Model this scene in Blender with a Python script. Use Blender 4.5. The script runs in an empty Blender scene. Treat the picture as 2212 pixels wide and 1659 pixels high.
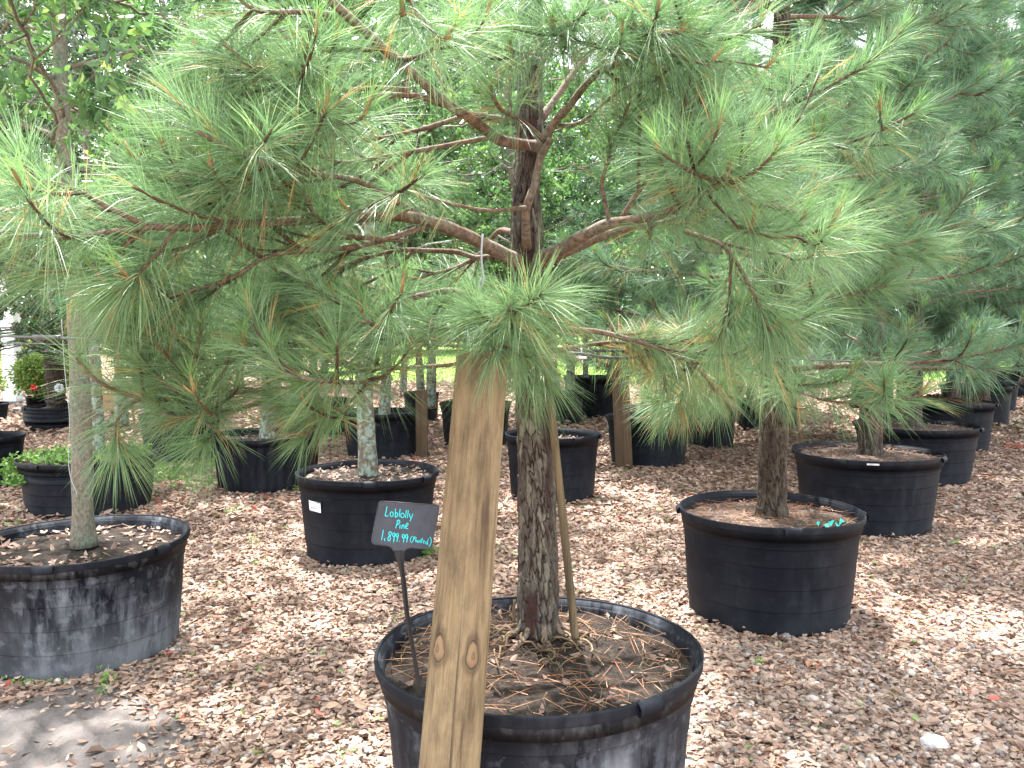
import bpy, math, random
import numpy as np
from mathutils import Vector, Matrix

sc = bpy.context.scene
C = sc.collection
R = math.radians
rng = np.random.default_rng(7)
random.seed(7)

# ------------------------------------------------------------------ camera, world, sun, exposure
EYE = 1.53
PITCH = R(3.75)
F = 1838.0                       # focal length in the pixels of a 2212 x 1659 picture
cam_d = bpy.data.cameras.new('camera'); cam = bpy.data.objects.new('camera', cam_d); C.objects.link(cam)
cam.location = (0, 0, EYE); cam.rotation_euler = (math.pi/2 - PITCH, 0, 0)
cam_d.sensor_width = 36; cam_d.lens = 36*F/2212; cam_d.clip_start = 0.05; cam_d.clip_end = 2000
sc.camera = cam

SUN_EL, SUN_AZ = R(68), R(-18)    # azimuth measured from +Y towards +X
w = bpy.data.worlds.new('World'); sc.world = w; w.use_nodes = True
nt = w.node_tree; nt.nodes.clear()
sky = nt.nodes.new('ShaderNodeTexSky'); sky.sky_type = 'NISHITA'; sky.sun_disc = False
sky.sun_elevation = SUN_EL; sky.sun_rotation = SUN_AZ; sky.dust_density = 3; sky.air_density = 1.0
bg1 = nt.nodes.new('ShaderNodeBackground'); bg1.inputs[1].default_value = 0.14
bg2 = nt.nodes.new('ShaderNodeBackground'); bg2.inputs[0].default_value = (0.93, 0.97, 1.0, 1); bg2.inputs[1].default_value = 0.92
tc = nt.nodes.new('ShaderNodeTexCoord'); no = nt.nodes.new('ShaderNodeTexNoise'); no.inputs['Scale'].default_value = 2.2; no.inputs['Detail'].default_value = 6
cr = nt.nodes.new('ShaderNodeValToRGB'); cr.color_ramp.elements[0].position = .30; cr.color_ramp.elements[1].position = .48
mx = nt.nodes.new('ShaderNodeMixShader'); wo = nt.nodes.new('ShaderNodeOutputWorld')
nt.links.new(tc.outputs['Generated'], no.inputs['Vector']); nt.links.new(no.outputs['Fac'], cr.inputs[0])
nt.links.new(sky.outputs[0], bg1.inputs[0]); nt.links.new(cr.outputs[0], mx.inputs[0])
nt.links.new(bg1.outputs[0], mx.inputs[1]); nt.links.new(bg2.outputs[0], mx.inputs[2]); nt.links.new(mx.outputs[0], wo.inputs[0])
sd = bpy.data.lights.new('sun', 'SUN'); sd.energy = 5.0; sd.angle = R(1.4); sd.color = (1.0, 0.955, 0.90)
so = bpy.data.objects.new('sun', sd); C.objects.link(so)
sdir = Vector((math.sin(SUN_AZ)*math.cos(SUN_EL), math.cos(SUN_AZ)*math.cos(SUN_EL), math.sin(SUN_EL)))
so.rotation_euler = sdir.to_track_quat('Z', 'Y').to_euler(); so.location = (-5, 8, 15)
vs = sc.view_settings; vs.view_transform = 'Standard'; vs.look = 'None'; vs.gamma = 1; vs.exposure = 2.3
sc.cycles.max_bounces = 7; sc.cycles.transparent_max_bounces = 4; sc.cycles.diffuse_bounces = 4
sc.cycles.use_denoising = True

# ------------------------------------------------------------------ projection helpers
cp, sp = math.cos(PITCH), math.sin(PITCH)
def P(u, v, Z):
    """photo pixel (2212-wide picture) at forward ground distance Z -> world point"""
    x = (u-1106)/F; y = -(v-829.5)/F
    s = Z/(cp + y*sp)
    return np.array([x*s, Z, EYE + (y*cp - sp)*s])
def proj(p):
    x, y, z = p[0], p[1], p[2]-EYE
    d = y*cp - z*sp
    return 1106 + F*x/d, 829.5 - F*(y*sp + z*cp)/d, d
def ground_Z(v):
    y = -(v-829.5)/F
    s = EYE/(sp - y*cp)
    return (cp + y*sp)*s

# ------------------------------------------------------------------ object helpers
def tag(o, label=None, cat=None, group=None, kind=None):
    if label: o['label'] = label
    if cat: o['category'] = cat
    if group: o['group'] = group
    if kind: o['kind'] = kind
    return o
def empty(name, loc=(0, 0, 0), rz=0):
    o = bpy.data.objects.new(name, None); C.objects.link(o); o.location = loc; o.rotation_euler = (0, 0, rz); o.empty_display_size = .1
    return o
def copy_tree(o, parent=None):
    c = o.copy(); C.objects.link(c)
    if parent is not None: c.parent = parent
    for ch in list(o.children): copy_tree(ch, c)
    return c

class MB:
    def __init__(s): s.v = []; s.q = []; s.t = []; s.a = []; s.n = 0; s.big = []
    def add(s, v, q=None, t=None, a=None):
        v = np.asarray(v, float).reshape(-1, 3)
        if q is not None and len(q): s.q.append(np.asarray(q, int).reshape(-1, 4) + s.n)
        if t is not None and len(t): s.t.append(np.asarray(t, int).reshape(-1, 3) + s.n)
        s.v.append(v)
        if a is None: a = 0.5
        s.a.append(np.broadcast_to(np.asarray(a, float), (len(v),)).copy())
        s.n += len(v)
    def build(s, name, mat, parent=None, smooth=True, origin=None):
        me = bpy.data.meshes.new(name)
        if s.n:
            v = np.concatenate(s.v)
            if origin is not None: v = v - np.asarray(origin)
            q = np.concatenate(s.q) if s.q else np.zeros((0, 4), int)
            t = np.concatenate(s.t) if s.t else np.zeros((0, 3), int)
            me.vertices.add(len(v)); me.vertices.foreach_set('co', v.astype(np.float32).ravel())
            loops = np.concatenate([q.ravel(), t.ravel()]).astype(np.int32)
            me.loops.add(len(loops)); me.loops.foreach_set('vertex_index', loops)
            tot = np.concatenate([np.full(len(q), 4), np.full(len(t), 3)]).astype(np.int32)
            st = np.concatenate([[0], np.cumsum(tot)[:-1]]).astype(np.int32) if len(tot) else np.zeros(0, np.int32)
            me.polygons.add(len(tot)); me.polygons.foreach_set('loop_start', st); me.polygons.foreach_set('loop_total', tot)
            me.polygons.foreach_set('use_smooth', np.full(len(tot), smooth))
            at = me.attributes.new('tint', 'FLOAT', 'POINT'); at.data.foreach_set('value', np.concatenate(s.a).astype(np.float32))
            me.update(calc_edges=True); me.validate()
        me.materials.append(mat)
        o = bpy.data.objects.new(name, me); C.objects.link(o)
        if parent is not None: o.parent = parent
        elif origin is not None: o.location = origin
        return o

def norm(a):
    return a/np.maximum(np.linalg.norm(a, axis=-1, keepdims=True), 1e-9)
def smooth_path(pts, n=None, step=.04):
    """Catmull-Rom through points (k,d) -> resampled path"""
    p = np.asarray(pts, float)
    if len(p) < 3:
        L = np.linalg.norm(p[-1][:3]-p[0][:3]); m = n or max(2, int(L/step)+1)
        t = np.linspace(0, 1, m)[:, None]; return p[0]*(1-t)+p[-1]*t
    ext = np.vstack([2*p[0]-p[1], p, 2*p[-1]-p[-2]])
    out = []
    for i in range(1, len(ext)-2):
        a, b, c, d = ext[i-1], ext[i], ext[i+1], ext[i+2]
        m = max(2, int(np.linalg.norm((c-b)[:3])/step)+1)
        t = np.linspace(0, 1, m, endpoint=False)[:, None]
        out.append(.5*((2*b)+(-a+c)*t+(2*a-5*b+4*c-d)*t**2+(-a+3*b-3*c+d)*t**3))
    out.append(ext[-2][None]); return np.vstack(out)
def tangents(p):
    t = np.gradient(p, axis=0); return norm(t)
def perp(D, roll=None):
    D = np.atleast_2d(D)
    up = np.where(np.abs(D[:, 2:3]) > .9, np.array([[1., 0, 0]]), np.array([[0, 0, 1.]]))
    A = norm(np.cross(D, up)); B = np.cross(D, A)
    if roll is not None:
        c, s_ = np.cos(roll)[:, None], np.sin(roll)[:, None]
        A, B = A*c+B*s_, B*c-A*s_
    return A, B
def tube(mb, path, rad, sides=6, a=.5, cap=True, rough=0):
    path = np.asarray(path, float); n = len(path)
    rad = np.broadcast_to(np.asarray(rad, float), (n,)).copy()
    if rough: rad = rad*(1+rng.uniform(-rough, rough, n))
    T = tangents(path)
    # parallel frames
    A = np.zeros_like(T); A[0] = perp(T[0:1])[0][0]
    for i in range(1, n):
        x = A[i-1]-T[i]*np.dot(A[i-1], T[i]); A[i] = x/max(np.linalg.norm(x), 1e-9)
    B = np.cross(T, A)
    th = np.linspace(0, 2*np.pi, sides, endpoint=False)
    rr = rad[:, None]*np.ones(sides)
    if rough: rr = rr*(1+rng.uniform(-rough, rough, rr.shape)*.6)
    V = path[:, None, :] + rr[..., None]*(np.cos(th)[None, :, None]*A[:, None, :]+np.sin(th)[None, :, None]*B[:, None, :])
    i, j = np.meshgrid(np.arange(n-1), np.arange(sides), indexing='ij'); j2 = (j+1) % sides
    q = np.stack([i*sides+j, i*sides+j2, (i+1)*sides+j2, (i+1)*sides+j], -1).reshape(-1, 4)
    V = V.reshape(-1, 3); t = None
    if cap:
        V = np.vstack([V, path[0]-T[0]*rad[0]*.2, path[-1]+T[-1]*rad[-1]*.2]); c0 = n*sides; jj = np.arange(sides); k = (jj+1) % sides
        t = np.concatenate([np.stack([np.full(sides, c0), k, jj], -1), np.stack([np.full(sides, c0+1), (n-1)*sides+jj, (n-1)*sides+k], -1)])
    if np.ndim(a) == 1 and len(a) == n: a = np.concatenate([np.repeat(a, sides), [a[0], a[-1]] if cap else []])
    mb.add(V, q, t, a)
def needles(mb, Pt, D, L, W, droop, tint):
    n = len(Pt)
    if n == 0: return
    L = np.broadcast_to(L, (n,))[:, None]; W = np.broadcast_to(W, (n,))[:, None]; droop = np.broadcast_to(droop, (n,))[:, None]
    A, _ = perp(D, rng.uniform(0, np.pi, n))
    g = np.array([[0, 0, -1.]])
    m = Pt+D*L*.5+g*droop*L*.25; e = Pt+D*L+g*droop*L
    V = np.stack([Pt-A*W*.5, Pt+A*W*.5, m-A*W*.5, m+A*W*.5, e], 1).reshape(-1, 3)
    b = np.arange(n)*5
    mb.add(V, np.stack([b, b+1, b+3, b+2], -1), np.stack([b+2, b+3, b+4], -1), np.repeat(np.broadcast_to(tint, (n,)), 5))
def leaves(mb, Pt, D, L, W, fold, tint, roll=None):
    n = len(Pt)
    if n == 0: return
    L = np.broadcast_to(L, (n,))[:, None]; W = np.broadcast_to(W, (n,))[:, None]; fold = np.broadcast_to(fold, (n,))[:, None]
    A, B = perp(D, rng.uniform(0, 2*np.pi, n) if roll is None else np.broadcast_to(roll, (n,)))
    V = np.stack([Pt, Pt+D*L*.35+A*W*.5+B*fold*W, Pt+D*L*.72+A*W*.4+B*fold*W*.8, Pt+D*L-B*fold*L*.25,
                  Pt+D*L*.72-A*W*.4+B*fold*W*.8, Pt+D*L*.35-A*W*.5+B*fold*W], 1).reshape(-1, 3)
    b = np.arange(n)*6
    q = np.concatenate([np.stack([b, b+1, b+2, b+3], -1), np.stack([b, b+3, b+4, b+5], -1)])
    mb.add(V, q, None, np.repeat(np.broadcast_to(tint, (n,)), 6))
def box(mb, lo, hi, a=.5, rz=0, c=None):
    x0, y0, z0 = lo; x1, y1, z1 = hi
    V = np.array([[x0, y0, z0], [x1, y0, z0], [x1, y1, z0], [x0, y1, z0], [x0, y0, z1], [x1, y0, z1], [x1, y1, z1], [x0, y1, z1]], float)
    if rz:
        cc = np.array(c if c is not None else [(x0+x1)/2, (y0+y1)/2, 0.]); M = np.array(Matrix.Rotation(rz, 3, 'Z')); V = (V-cc)@M.T+cc
    mb.add(V, [[0, 3, 2, 1], [4, 5, 6, 7], [0, 1, 5, 4], [1, 2, 6, 5], [2, 3, 7, 6], [3, 0, 4, 7]], None, a)
def lathe(mb, prof, sides=64, wob=None, a=.5, center=(0, 0, 0), close=False):
    """prof: list (r,z); wob(th, r, z)->radius factor"""
    prof = np.asarray(prof, float); n = len(prof); th = np.linspace(0, 2*np.pi, sides, endpoint=False)
    r = prof[:, 0][:, None]*np.ones(sides); z = prof[:, 1][:, None]*np.ones(sides); T = np.ones((n, 1))*th
    if wob is not None: r, z = wob(T, r, z)
    V = np.stack([r*np.cos(T)+center[0], r*np.sin(T)+center[1], z+center[2]], -1).reshape(-1, 3)
    i, j = np.meshgrid(np.arange(n-1), np.arange(sides), indexing='ij'); j2 = (j+1) % sides
    q = np.stack([i*sides+j, i*sides+j2, (i+1)*sides+j2, (i+1)*sides+j], -1).reshape(-1, 4)
    mb.add(V, q, None, a)

# ------------------------------------------------------------------ materials
class NT:
    def __init__(s, name):
        s.m = bpy.data.materials.new(name); s.m.use_nodes = True; s.t = s.m.node_tree; s.t.nodes.clear()
        s.out = s.t.nodes.new('ShaderNodeOutputMaterial'); s.p = s.t.nodes.new('ShaderNodeBsdfPrincipled'); s.l(s.p.outputs[0], s.out.inputs[0])
    def n(s, typ, **k):
        x = s.t.nodes.new(typ)
        for a, b in k.items():
            if hasattr(x, a) and a not in ('Scale',): setattr(x, a, b)
            else: x.inputs[a].default_value = b
        return x
    def l(s, a, b): s.t.links.new(a, b)
    def coord(s, scale=(1, 1, 1), kind='Object'):
        c = s.n('ShaderNodeTexCoord'); m = s.n('ShaderNodeMapping'); m.inputs['Scale'].default_value = scale; s.l(c.outputs[kind], m.inputs['Vector']); return m.outputs[0]
    def noise(s, vec, scale, detail=5, rough=.55, dist=0):
        x = s.n('ShaderNodeTexNoise'); x.inputs['Scale'].default_value = scale; x.inputs['Detail'].default_value = detail
        x.inputs['Roughness'].default_value = rough; x.inputs['Distortion'].default_value = dist; s.l(vec, x.inputs['Vector']); return x.outputs['Fac']
    def ramp(s, fac, stops, interp='LINEAR'):
        r = s.n('ShaderNodeValToRGB'); e = r.color_ramp; e.interpolation = interp
        while len(e.elements) < len(stops): e.elements.new(.5)
        for k, (p_, c_) in enumerate(stops):
            e.elements[k].position = p_
            if np.isscalar(c_): c_ = (c_, c_, c_)
            e.elements[k].color = (*c_, 1)
        s.l(fac, r.inputs[0]); return r.outputs[0]
    def attr(s, name='tint'):
        a = s.n('ShaderNodeAttribute'); a.attribute_name = name; return a.outputs['Fac']
    def mix(s, fac, a, b, mode='MIX'):
        m = s.n('ShaderNodeMix'); m.data_type = 'RGBA'; m.blend_type = mode
        for sock, val in ((m.inputs[0], fac), (m.inputs[6], a), (m.inputs[7], b)):
            if isinstance(val, (int, float)): sock.default_value = val
            elif isinstance(val, tuple): sock.default_value = (*val, 1)
            else: s.l(val, sock)
        return m.outputs[2]
    def math(s, op, a, b=0):
        m = s.n('ShaderNodeMath'); m.operation = op
        for sock, val in ((m.inputs[0], a), (m.inputs[1], b)):
            if isinstance(val, (int, float)): sock.default_value = val
            else: s.l(val, sock)
        return m.outputs[0]
    def base(s, c):
        if isinstance(c, tuple): s.p.inputs['Base Color'].default_value = (*c, 1)
        else: s.l(c, s.p.inputs['Base Color'])
    def rough(s, r, spec=.5):
        if isinstance(r, (int, float)): s.p.inputs['Roughness'].default_value = r
        else: s.l(r, s.p.inputs['Roughness'])
        s.p.inputs['Specular IOR Level'].default_value = spec
    def bump(s, h, strength=.5, dist=.01):
        b = s.n('ShaderNodeBump'); b.inputs['Strength'].default_value = strength; b.inputs['Distance'].default_value = dist
        s.l(h, b.inputs['Height']); s.l(b.outputs[0], s.p.inputs['Normal'])
    def transl(s, col, f):
        t = s.n('ShaderNodeBsdfTranslucent'); m = s.n('ShaderNodeMixShader'); m.inputs[0].default_value = f
        s.l(col, t.inputs['Color']); s.l(s.p.outputs[0], m.inputs[1]); s.l(t.outputs[0], m.inputs[2]); s.l(m.outputs[0], s.out.inputs[0])

def plain(name, col, rough=.6, spec=.5, metal=0, var=.0, scale=20):
    m = NT(name)
    if var:
        f = m.noise(m.coord(), scale); m.base(m.ramp(f, [(.3, tuple(x*(1-var) for x in col)), (.7, tuple(min(1, x*(1+var)) for x in col))]))
    else: m.base(col)
    m.rough(rough, spec); m.p.inputs['Metallic'].default_value = metal
    return m.m
def ramp_mat(name, stops, rough=.5, spec=.5, tr=0, trf=(1.1, 1.2, .95), noise_amt=0):
    m = NT(name); c = m.ramp(m.attr(), stops)
    if noise_amt:
        f = m.noise(m.coord(), 60, 3); c = m.mix(noise_amt, c, m.ramp(f, [(.3, .25), (.7, 1.)]), 'MULTIPLY')
    m.base(c); m.rough(rough, spec)
    if tr: m.transl(m.mix(1.0, c, trf, 'MULTIPLY'), tr)
    return m.m

def pot_mat(name, dust, base=(.0034, .0048, .0085), bottom=.10, splash=False):
    m = NT(name); v = m.coord((1, 1, 1)); vs_ = m.coord((1, 1, .22)); g = m.n('ShaderNodeTexCoord'); sep = m.n('ShaderNodeSeparateXYZ'); m.l(g.outputs['Object'], sep.inputs[0])
    big = m.noise(v, 2.6, 4); streak = m.noise(vs_, 16, 6, .7); speck = m.noise(v, 55, 3, .6)
    d = m.math('MULTIPLY', m.ramp(big, [(.42, 0), (.66, 1)]), m.ramp(streak, [(.42, 0), (.62, 1)]))
    low = m.math('MULTIPLY', m.ramp(sep.outputs[2], [(0, 1), (.34, 0)]), bottom)
    low = m.math('MULTIPLY', low, m.ramp(m.noise(v, 4, 5), [(.3, .3), (.7, 1)]))
    sp_ = m.math('MULTIPLY', m.ramp(speck, [(.66, 0), (.72, 1)]), dust*.5)
    bl = m.math('MULTIPLY', m.ramp(m.noise(v, 17, 5, .6), [(.54, 0), (.62, 1)]), dust*.35)
    f = m.math('ADD', m.math('ADD', m.math('MULTIPLY', d, dust), low), m.math('ADD', sp_, bl))
    f = m.math('ADD', f, m.math('MULTIPLY', m.ramp(m.noise(v, 9, 5), [(.35, 0), (.8, 1)]), .02+.05*dust))
    if splash:
        vm = m.n('ShaderNodeVectorMath'); vm.operation = 'DISTANCE'; vm.name = 'splash'; mp = m.n('ShaderNodeMapping'); mp.inputs['Scale'].default_value = (1, 1, 0); m.l(g.outputs['Object'], mp.inputs['Vector']); m.l(mp.outputs[0], vm.inputs[0])
        dn = m.math('ADD', vm.outputs['Value'], m.math('MULTIPLY', m.noise(vs_, 22, 6, .7), .10))
        zz_ = m.ramp(sep.outputs[2], [(.05, 1), (.36, .9), (.47, .15), (.54, 0)])
        f = m.math('ADD', f, m.math('MULTIPLY', m.ramp(dn, [(.085, 1.0), (.125, 0)]), zz_))
    f = m.math('MINIMUM', f, 1)
    m.base(m.mix(f, base, (.135, .145, .168)))
    m.rough(m.ramp(f, [(0, .55), (.5, .85)]), .10)
    m.bump(m.noise(v, 120, 3), .08, .003)
    return m.m
M = {}
M['pot'] = pot_mat('pot_plastic', .07)
M['pot_dusty'] = pot_mat('pot_plastic_dusty', .8, bottom=.75)
M['pot_main'] = pot_mat('pot_plastic_scuffed', .55, base=(.0065, .008, .0125), bottom=.2, splash=True)
M['rim'] = pot_mat('pot_rim_plastic', .10, base=(.0065, .008, .0125), bottom=0)

# pine bark: tint = plate height, tone = which plate
m = NT('pine_bark'); v = m.coord((1, 1, .35)); h = m.attr('tint'); tone = m.attr('tone')
plate = m.ramp(tone, [(0, (.060, .030, .027)), (.25, (.050, .038, .034)), (.6, (.075, .064, .053)), (1, (.17, .16, .13))])
plate = m.mix(.75, plate, m.ramp(m.noise(v, 130, 6, .7), [(.25, .35), (.75, 1.5)]), 'MULTIPLY')
fis = m.ramp(m.noise(m.coord(), 25, 4), [(.3, (.010, .006, .005)), (.7, (.05, .022, .017))])
m.base(m.mix(m.ramp(h, [(.12, 0), (.5, 1)]), fis, plate)); m.rough(.85, .25); m.bump(m.noise(v, 160, 5, .7), .5, .004); M['pine_bark'] = m.m
m = NT('pine_bark_brown'); v = m.coord((1, 1, .35)); h = m.attr('tint'); tone = m.attr('tone')
plate = m.ramp(tone, [(0, (.020, .013, .010)), (.5, (.040, .029, .022)), (.8, (.075, .062, .047)), (1, (.12, .11, .085))])
plate = m.mix(.75, plate, m.ramp(m.noise(v, 90, 6, .7), [(.25, .35), (.75, 1.5)]), 'MULTIPLY')
m.base(m.mix(m.ramp(h, [(.12, 0), (.5, 1)]), (.018, .010, .008), plate)); m.rough(.85, .2); M['pine_bark_brown'] = m.m
m = NT('pine_bark_dark'); v = m.coord((1, 1, .3)); f = m.noise(v, 38, 6, .7); 
m.base(m.ramp(f, [(.34, (.014, .010, .009)), (.48, (.045, .032, .026)), (.62, (.10, .085, .07)), (.8, (.17, .15, .13))])); m.rough(.85, .2); m.bump(f, .9, .02); M['pine_bark_dark'] = m.m
m = NT('limb_bark'); v = m.coord((1, 1, 1)); f = m.noise(v, 70, 6, .7); f2 = m.noise(v, 9, 3)
c = m.mix(m.ramp(f2, [(.4, 0), (.6, 1)]), (.135, .078, .056), (.165, .13, .10))
m.base(m.mix(1.0, c, m.ramp(f, [(.32, .30), (.5, .85), (.7, 1.55)]), 'MULTIPLY')); m.rough(.8, .3); m.bump(f, .8, .006); M['limb'] = m.m
M['twig'] = ramp_mat('twig_bark', [(0, (.05, .030, .022)), (.5, (.11, .066, .045)), (.9, (.22, .14, .08)), (1, (.34, .21, .10))], .8, .25, noise_amt=.6)
m = NT('grey_bark'); v = m.coord((1, 1, .6)); f = m.noise(v, 95, 6, .75); f2 = m.noise(m.coord((1, 1, .5)), 14, 4)
c = m.mix(m.ramp(f2, [(.45, 0), (.62, 1)]), (.145, .125, .10), (.12, .14, .105))
m.base(m.mix(1.0, c, m.ramp(f, [(.33, .42), (.5, .95), (.68, 1.5)]), 'MULTIPLY')); m.rough(.88, .2); m.bump(f, .7, .006); M['grey_bark'] = m.m
m = NT('lichen_bark'); v = m.coord(); f = m.noise(v, 40, 6, .7); f2 = m.noise(v, 22, 4)
c = m.mix(m.ramp(f2, [(.45, 0), (.56, 1)]), (.13, .105, .08), (.22, .28, .24))
m.base(m.mix(1.0, c, m.ramp(f, [(.33, .45), (.68, 1.4)]), 'MULTIPLY')); m.rough(.9, .2); m.bump(f, .6, .005); M['lichen'] = m.m

G_N = [(0, (.076, .148, .076)), (.35, (.125, .217, .110)), (.68, (.185, .286, .14)), (.84, (.265, .345, .16)), (.87, (.46, .27, .10)), (1, (.32, .17, .09))]
M['needle'] = ramp_mat('pine_needles', G_N, .46, .5, .42)
M['needle_new'] = ramp_mat('young_needles', [(0, (.12, .24, .075)), (1, (.18, .32, .10))], .4, .5, .35)
B_N = [(0, (.048, .105, .066)), (.4, (.085, .17, .100)), (.8, (.14, .235, .13)), (.86, (.2, .26, .10)), (.88, (.30, .16, .05)), (1, (.2, .1, .05))]
M['needle_blue'] = ramp_mat('bluish_pine_needles', B_N, .46, .5, .36)
M['leaf'] = ramp_mat('tree_leaves', [(0, (.045, .105, .04)), (.5, (.09, .19, .065)), (.85, (.16, .29, .09)), (.93, (.24, .38, .10)), (1, (.33, .40, .12))], .34, .6, .45)
M['leaf_dark'] = ramp_mat('glossy_dark_leaves', [(0, (.022, .055, .028)), (.6, (.055, .12, .05)), (.9, (.12, .20, .075)), (.94, (.22, .03, .04)), (1, (.12, .02, .035))], .28, .7, .22)
M['leaf_yellow'] = ramp_mat('yellow_green_leaves', [(0, (.07, .15, .04)), (.6, (.17, .26, .06)), (.93, (.30, .36, .10)), (.95, (.45, .42, .12)), (1, (.5, .45, .12))], .45, .4, .3)
M['litter'] = ramp_mat('leaf_litter', [(0, (.125, .080, .064)), (.16, (.21, .135, .105)), (.34, (.295, .195, .150)), (.52, (.365, .25, .192)), (.70, (.42, .305, .243)), (.82, (.45, .30, .21)), (.90, (.38, .19, .12)), (.945, (.36, .27, .20)), (.955, (.18, .28, .09)), (.97, (.22, .32, .10)), (.98, (.48, .07, .05)), (1, (.55, .12, .09))], .62, .35, .12, (1, .9, .8), .35)
M['pebble'] = ramp_mat('river_pebbles', [(0, (.16, .155, .165)), (.25, (.25, .195, .165)), (.5, (.34, .26, .205)), (.75, (.40, .31, .25)), (.92, (.45, .39, .35)), (1, (.55, .52, .50))], .6, .4, noise_amt=.35)
M['straw'] = ramp_mat('fallen_needles', [(0, (.13, .055, .032)), (.5, (.26, .11, .058)), (1, (.38, .22, .12))], .6, .4, .1)
m = NT('soil'); v = m.coord(); f = m.noise(v, 30, 8, .75)
m.base(m.ramp(f, [(.3, (.012, .010, .009)), (.52, (.034, .027, .023)), (.68, (.075, .062, .053)), (.76, (.16, .14, .125))])); m.rough(.95, .15); m.bump(f, 1, .02); M['soil'] = m.m
m = NT('soil_light'); v = m.coord(); f = m.noise(v, 45, 8, .8)
m.base(m.ramp(f, [(.3, (.035, .028, .025)), (.5, (.095, .075, .065)), (.68, (.20, .165, .145))])); m.rough(.95, .15); m.bump(f, 1, .02); M['soil_light'] = m.m
m = NT('mulch_ground'); v = m.coord((1, 1, 1))
vo = m.n('ShaderNodeTexVoronoi'); vo.inputs['Scale'].default_value = 26; m.l(v, vo.inputs['Vector'])
vo2 = m.n('ShaderNodeTexVoronoi'); vo2.inputs['Scale'].default_value = 26; vo2.feature = 'DISTANCE_TO_EDGE'; m.l(v, vo2.inputs['Vector'])
bw = m.n('ShaderNodeSeparateColor'); m.l(vo.outputs['Color'], bw.inputs[0])
c = m.ramp(bw.outputs[0], [(0, (.15, .095, .065)), (.4, (.29, .19, .13)), (.75, (.42, .30, .21)), (1, (.50, .40, .30))])
c = m.mix(1.0, c, m.ramp(vo2.outputs['Distance'], [(0, .45), (.1, 1)]), 'MULTIPLY')
c = m.mix(1.0, c, m.ramp(m.noise(v, .9, 4), [(.3, .75), (.7, 1.15)]), 'MULTIPLY')
m.base(c); m.rough(.85, .25); m.bump(vo2.outputs['Distance'], .8, .03); M['ground'] = m.m
m = NT('field_grass'); v = m.coord(); f = m.noise(v, .5, 6, .7); f2 = m.noise(v, 9, 5, .7)
c = m.mix(.5, m.ramp(f, [(.3, (.15, .29, .045)), (.7, (.30, .42, .09))]), m.ramp(f2, [(.3, (.12, .24, .04)), (.7, (.36, .44, .13))]))
m.base(c); m.rough(.9, .2); m.bump(f2, 1, .1); M['grass'] = m.m
m = NT('wet_mud'); v = m.coord(); f = m.noise(v, 14, 7, .6); f2 = m.noise(v, 4, 3)
m.base(m.mix(m.ramp(f2, [(.35, 0), (.65, 1)]), m.ramp(f, [(.35, (.055, .045, .042)), (.7, (.125, .105, .098))]), (.135, .117, .11))); m.rough(m.ramp(f, [(.3, .55), (.7, .9)]), .4); m.bump(f, .9, .03); M['mud'] = m.m
# post wood
m = NT('post_wood'); v0 = m.coord()
f = m.noise(m.coord((6, 6, .7)), 1.6, 6, .7, .5); ff = m.noise(m.coord((60, 60, 1.8)), 2.4, 6, .75); mo = m.noise(m.coord((1, 1, .35)), 26, 6, .7)
c = m.ramp(f, [(.28, (.095, .067, .038)), (.45, (.150, .108, .062)), (.6, (.19, .142, .085)), (.75, (.25, .20, .13))])
c = m.mix(1.0, c, m.ramp(ff, [(.32, .6), (.45, .93), (.7, 1.15)]), 'MULTIPLY')
c = m.mix(1.0, c, m.ramp(mo, [(.3, .62), (.5, 1.0), (.7, 1.3)]), 'MULTIPLY')
st = m.noise(m.coord((26, 26, 2.2)), 1.5, 5, .65, .2); bigm = m.noise(m.coord((5, 5, 2.0)), 1.4, 3)
c = m.mix(m.math('MULTIPLY', m.ramp(st, [(.53, 0), (.64, .9)]), m.ramp(bigm, [(.40, .15), (.58, 1)])), c, (.045, .027, .019))
ck = m.noise(m.coord((30, 30, .45)), 1.3, 3, .5); c = m.mix(m.ramp(ck, [(.70, 0), (.73, .7)]), c, (.03, .02, .014))
knot = m.attr('tint'); kn = m.math('ADD', knot, m.math('MULTIPLY', m.math('SUBTRACT', m.noise(v0, 90, 4), .5), .12))
c = m.mix(m.ramp(kn, [(.06, 0), (.30, .55), (.40, .45), (.455, .95), (.52, .35), (1, .0)]), c, (.032, .020, .013))
c = m.mix(m.ramp(kn, [(.5, 0), (.60, .6)]), c, (.20, .125, .075))
c = m.mix(m.ramp(kn, [(.80, 0), (.88, .7), (.95, .3)]), c, (.06, .035, .022))
m.base(c); m.rough(.8, .2); m.bump(ff, .6, .004); M['post'] = m.m
m = NT('stake_wood'); v = m.coord((20, 20, 1)); f = m.noise(v, 1.8, 5, .65)
m.base(m.ramp(f, [(.3, (.022, .018, .011)), (.5, (.08, .06, .033)), (.72, (.17, .125, .068))])); m.rough(.7, .3); m.bump(f, .4, .004); M['stake'] = m.m
m = NT('brown_post'); v = m.coord((14, 14, .8)); f = m.noise(v, 1.8, 5, .65)
m.base(m.ramp(f, [(.3, (.045, .030, .020)), (.7, (.105, .072, .045))])); m.rough(.85, .2); M['brown_post'] = m.m
m = NT('plank_wood'); v = m.coord((3, 3, 20)); f = m.noise(v, 1.8, 5, .65)
m.base(m.ramp(f, [(.3, (.20, .10, .06)), (.7, (.40, .24, .15))])); m.rough(.85, .2); M['plank'] = m.m
m = NT('grey_plank'); v = m.coord((3, 3, 20)); f = m.noise(v, 1.8, 5, .65)
m.base(m.ramp(f, [(.3, (.24, .20, .165)), (.7, (.46, .41, .35))])); m.rough(.85, .2); M['plank_grey'] = m.m
M['slate'] = plain('slate_sign', (.030, .034, .050), .55, .4, var=.25, scale=30)
M['sign_edge'] = plain('sign_edge', (.016, .018, .025), .4, .5, var=.3, scale=60)
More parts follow.
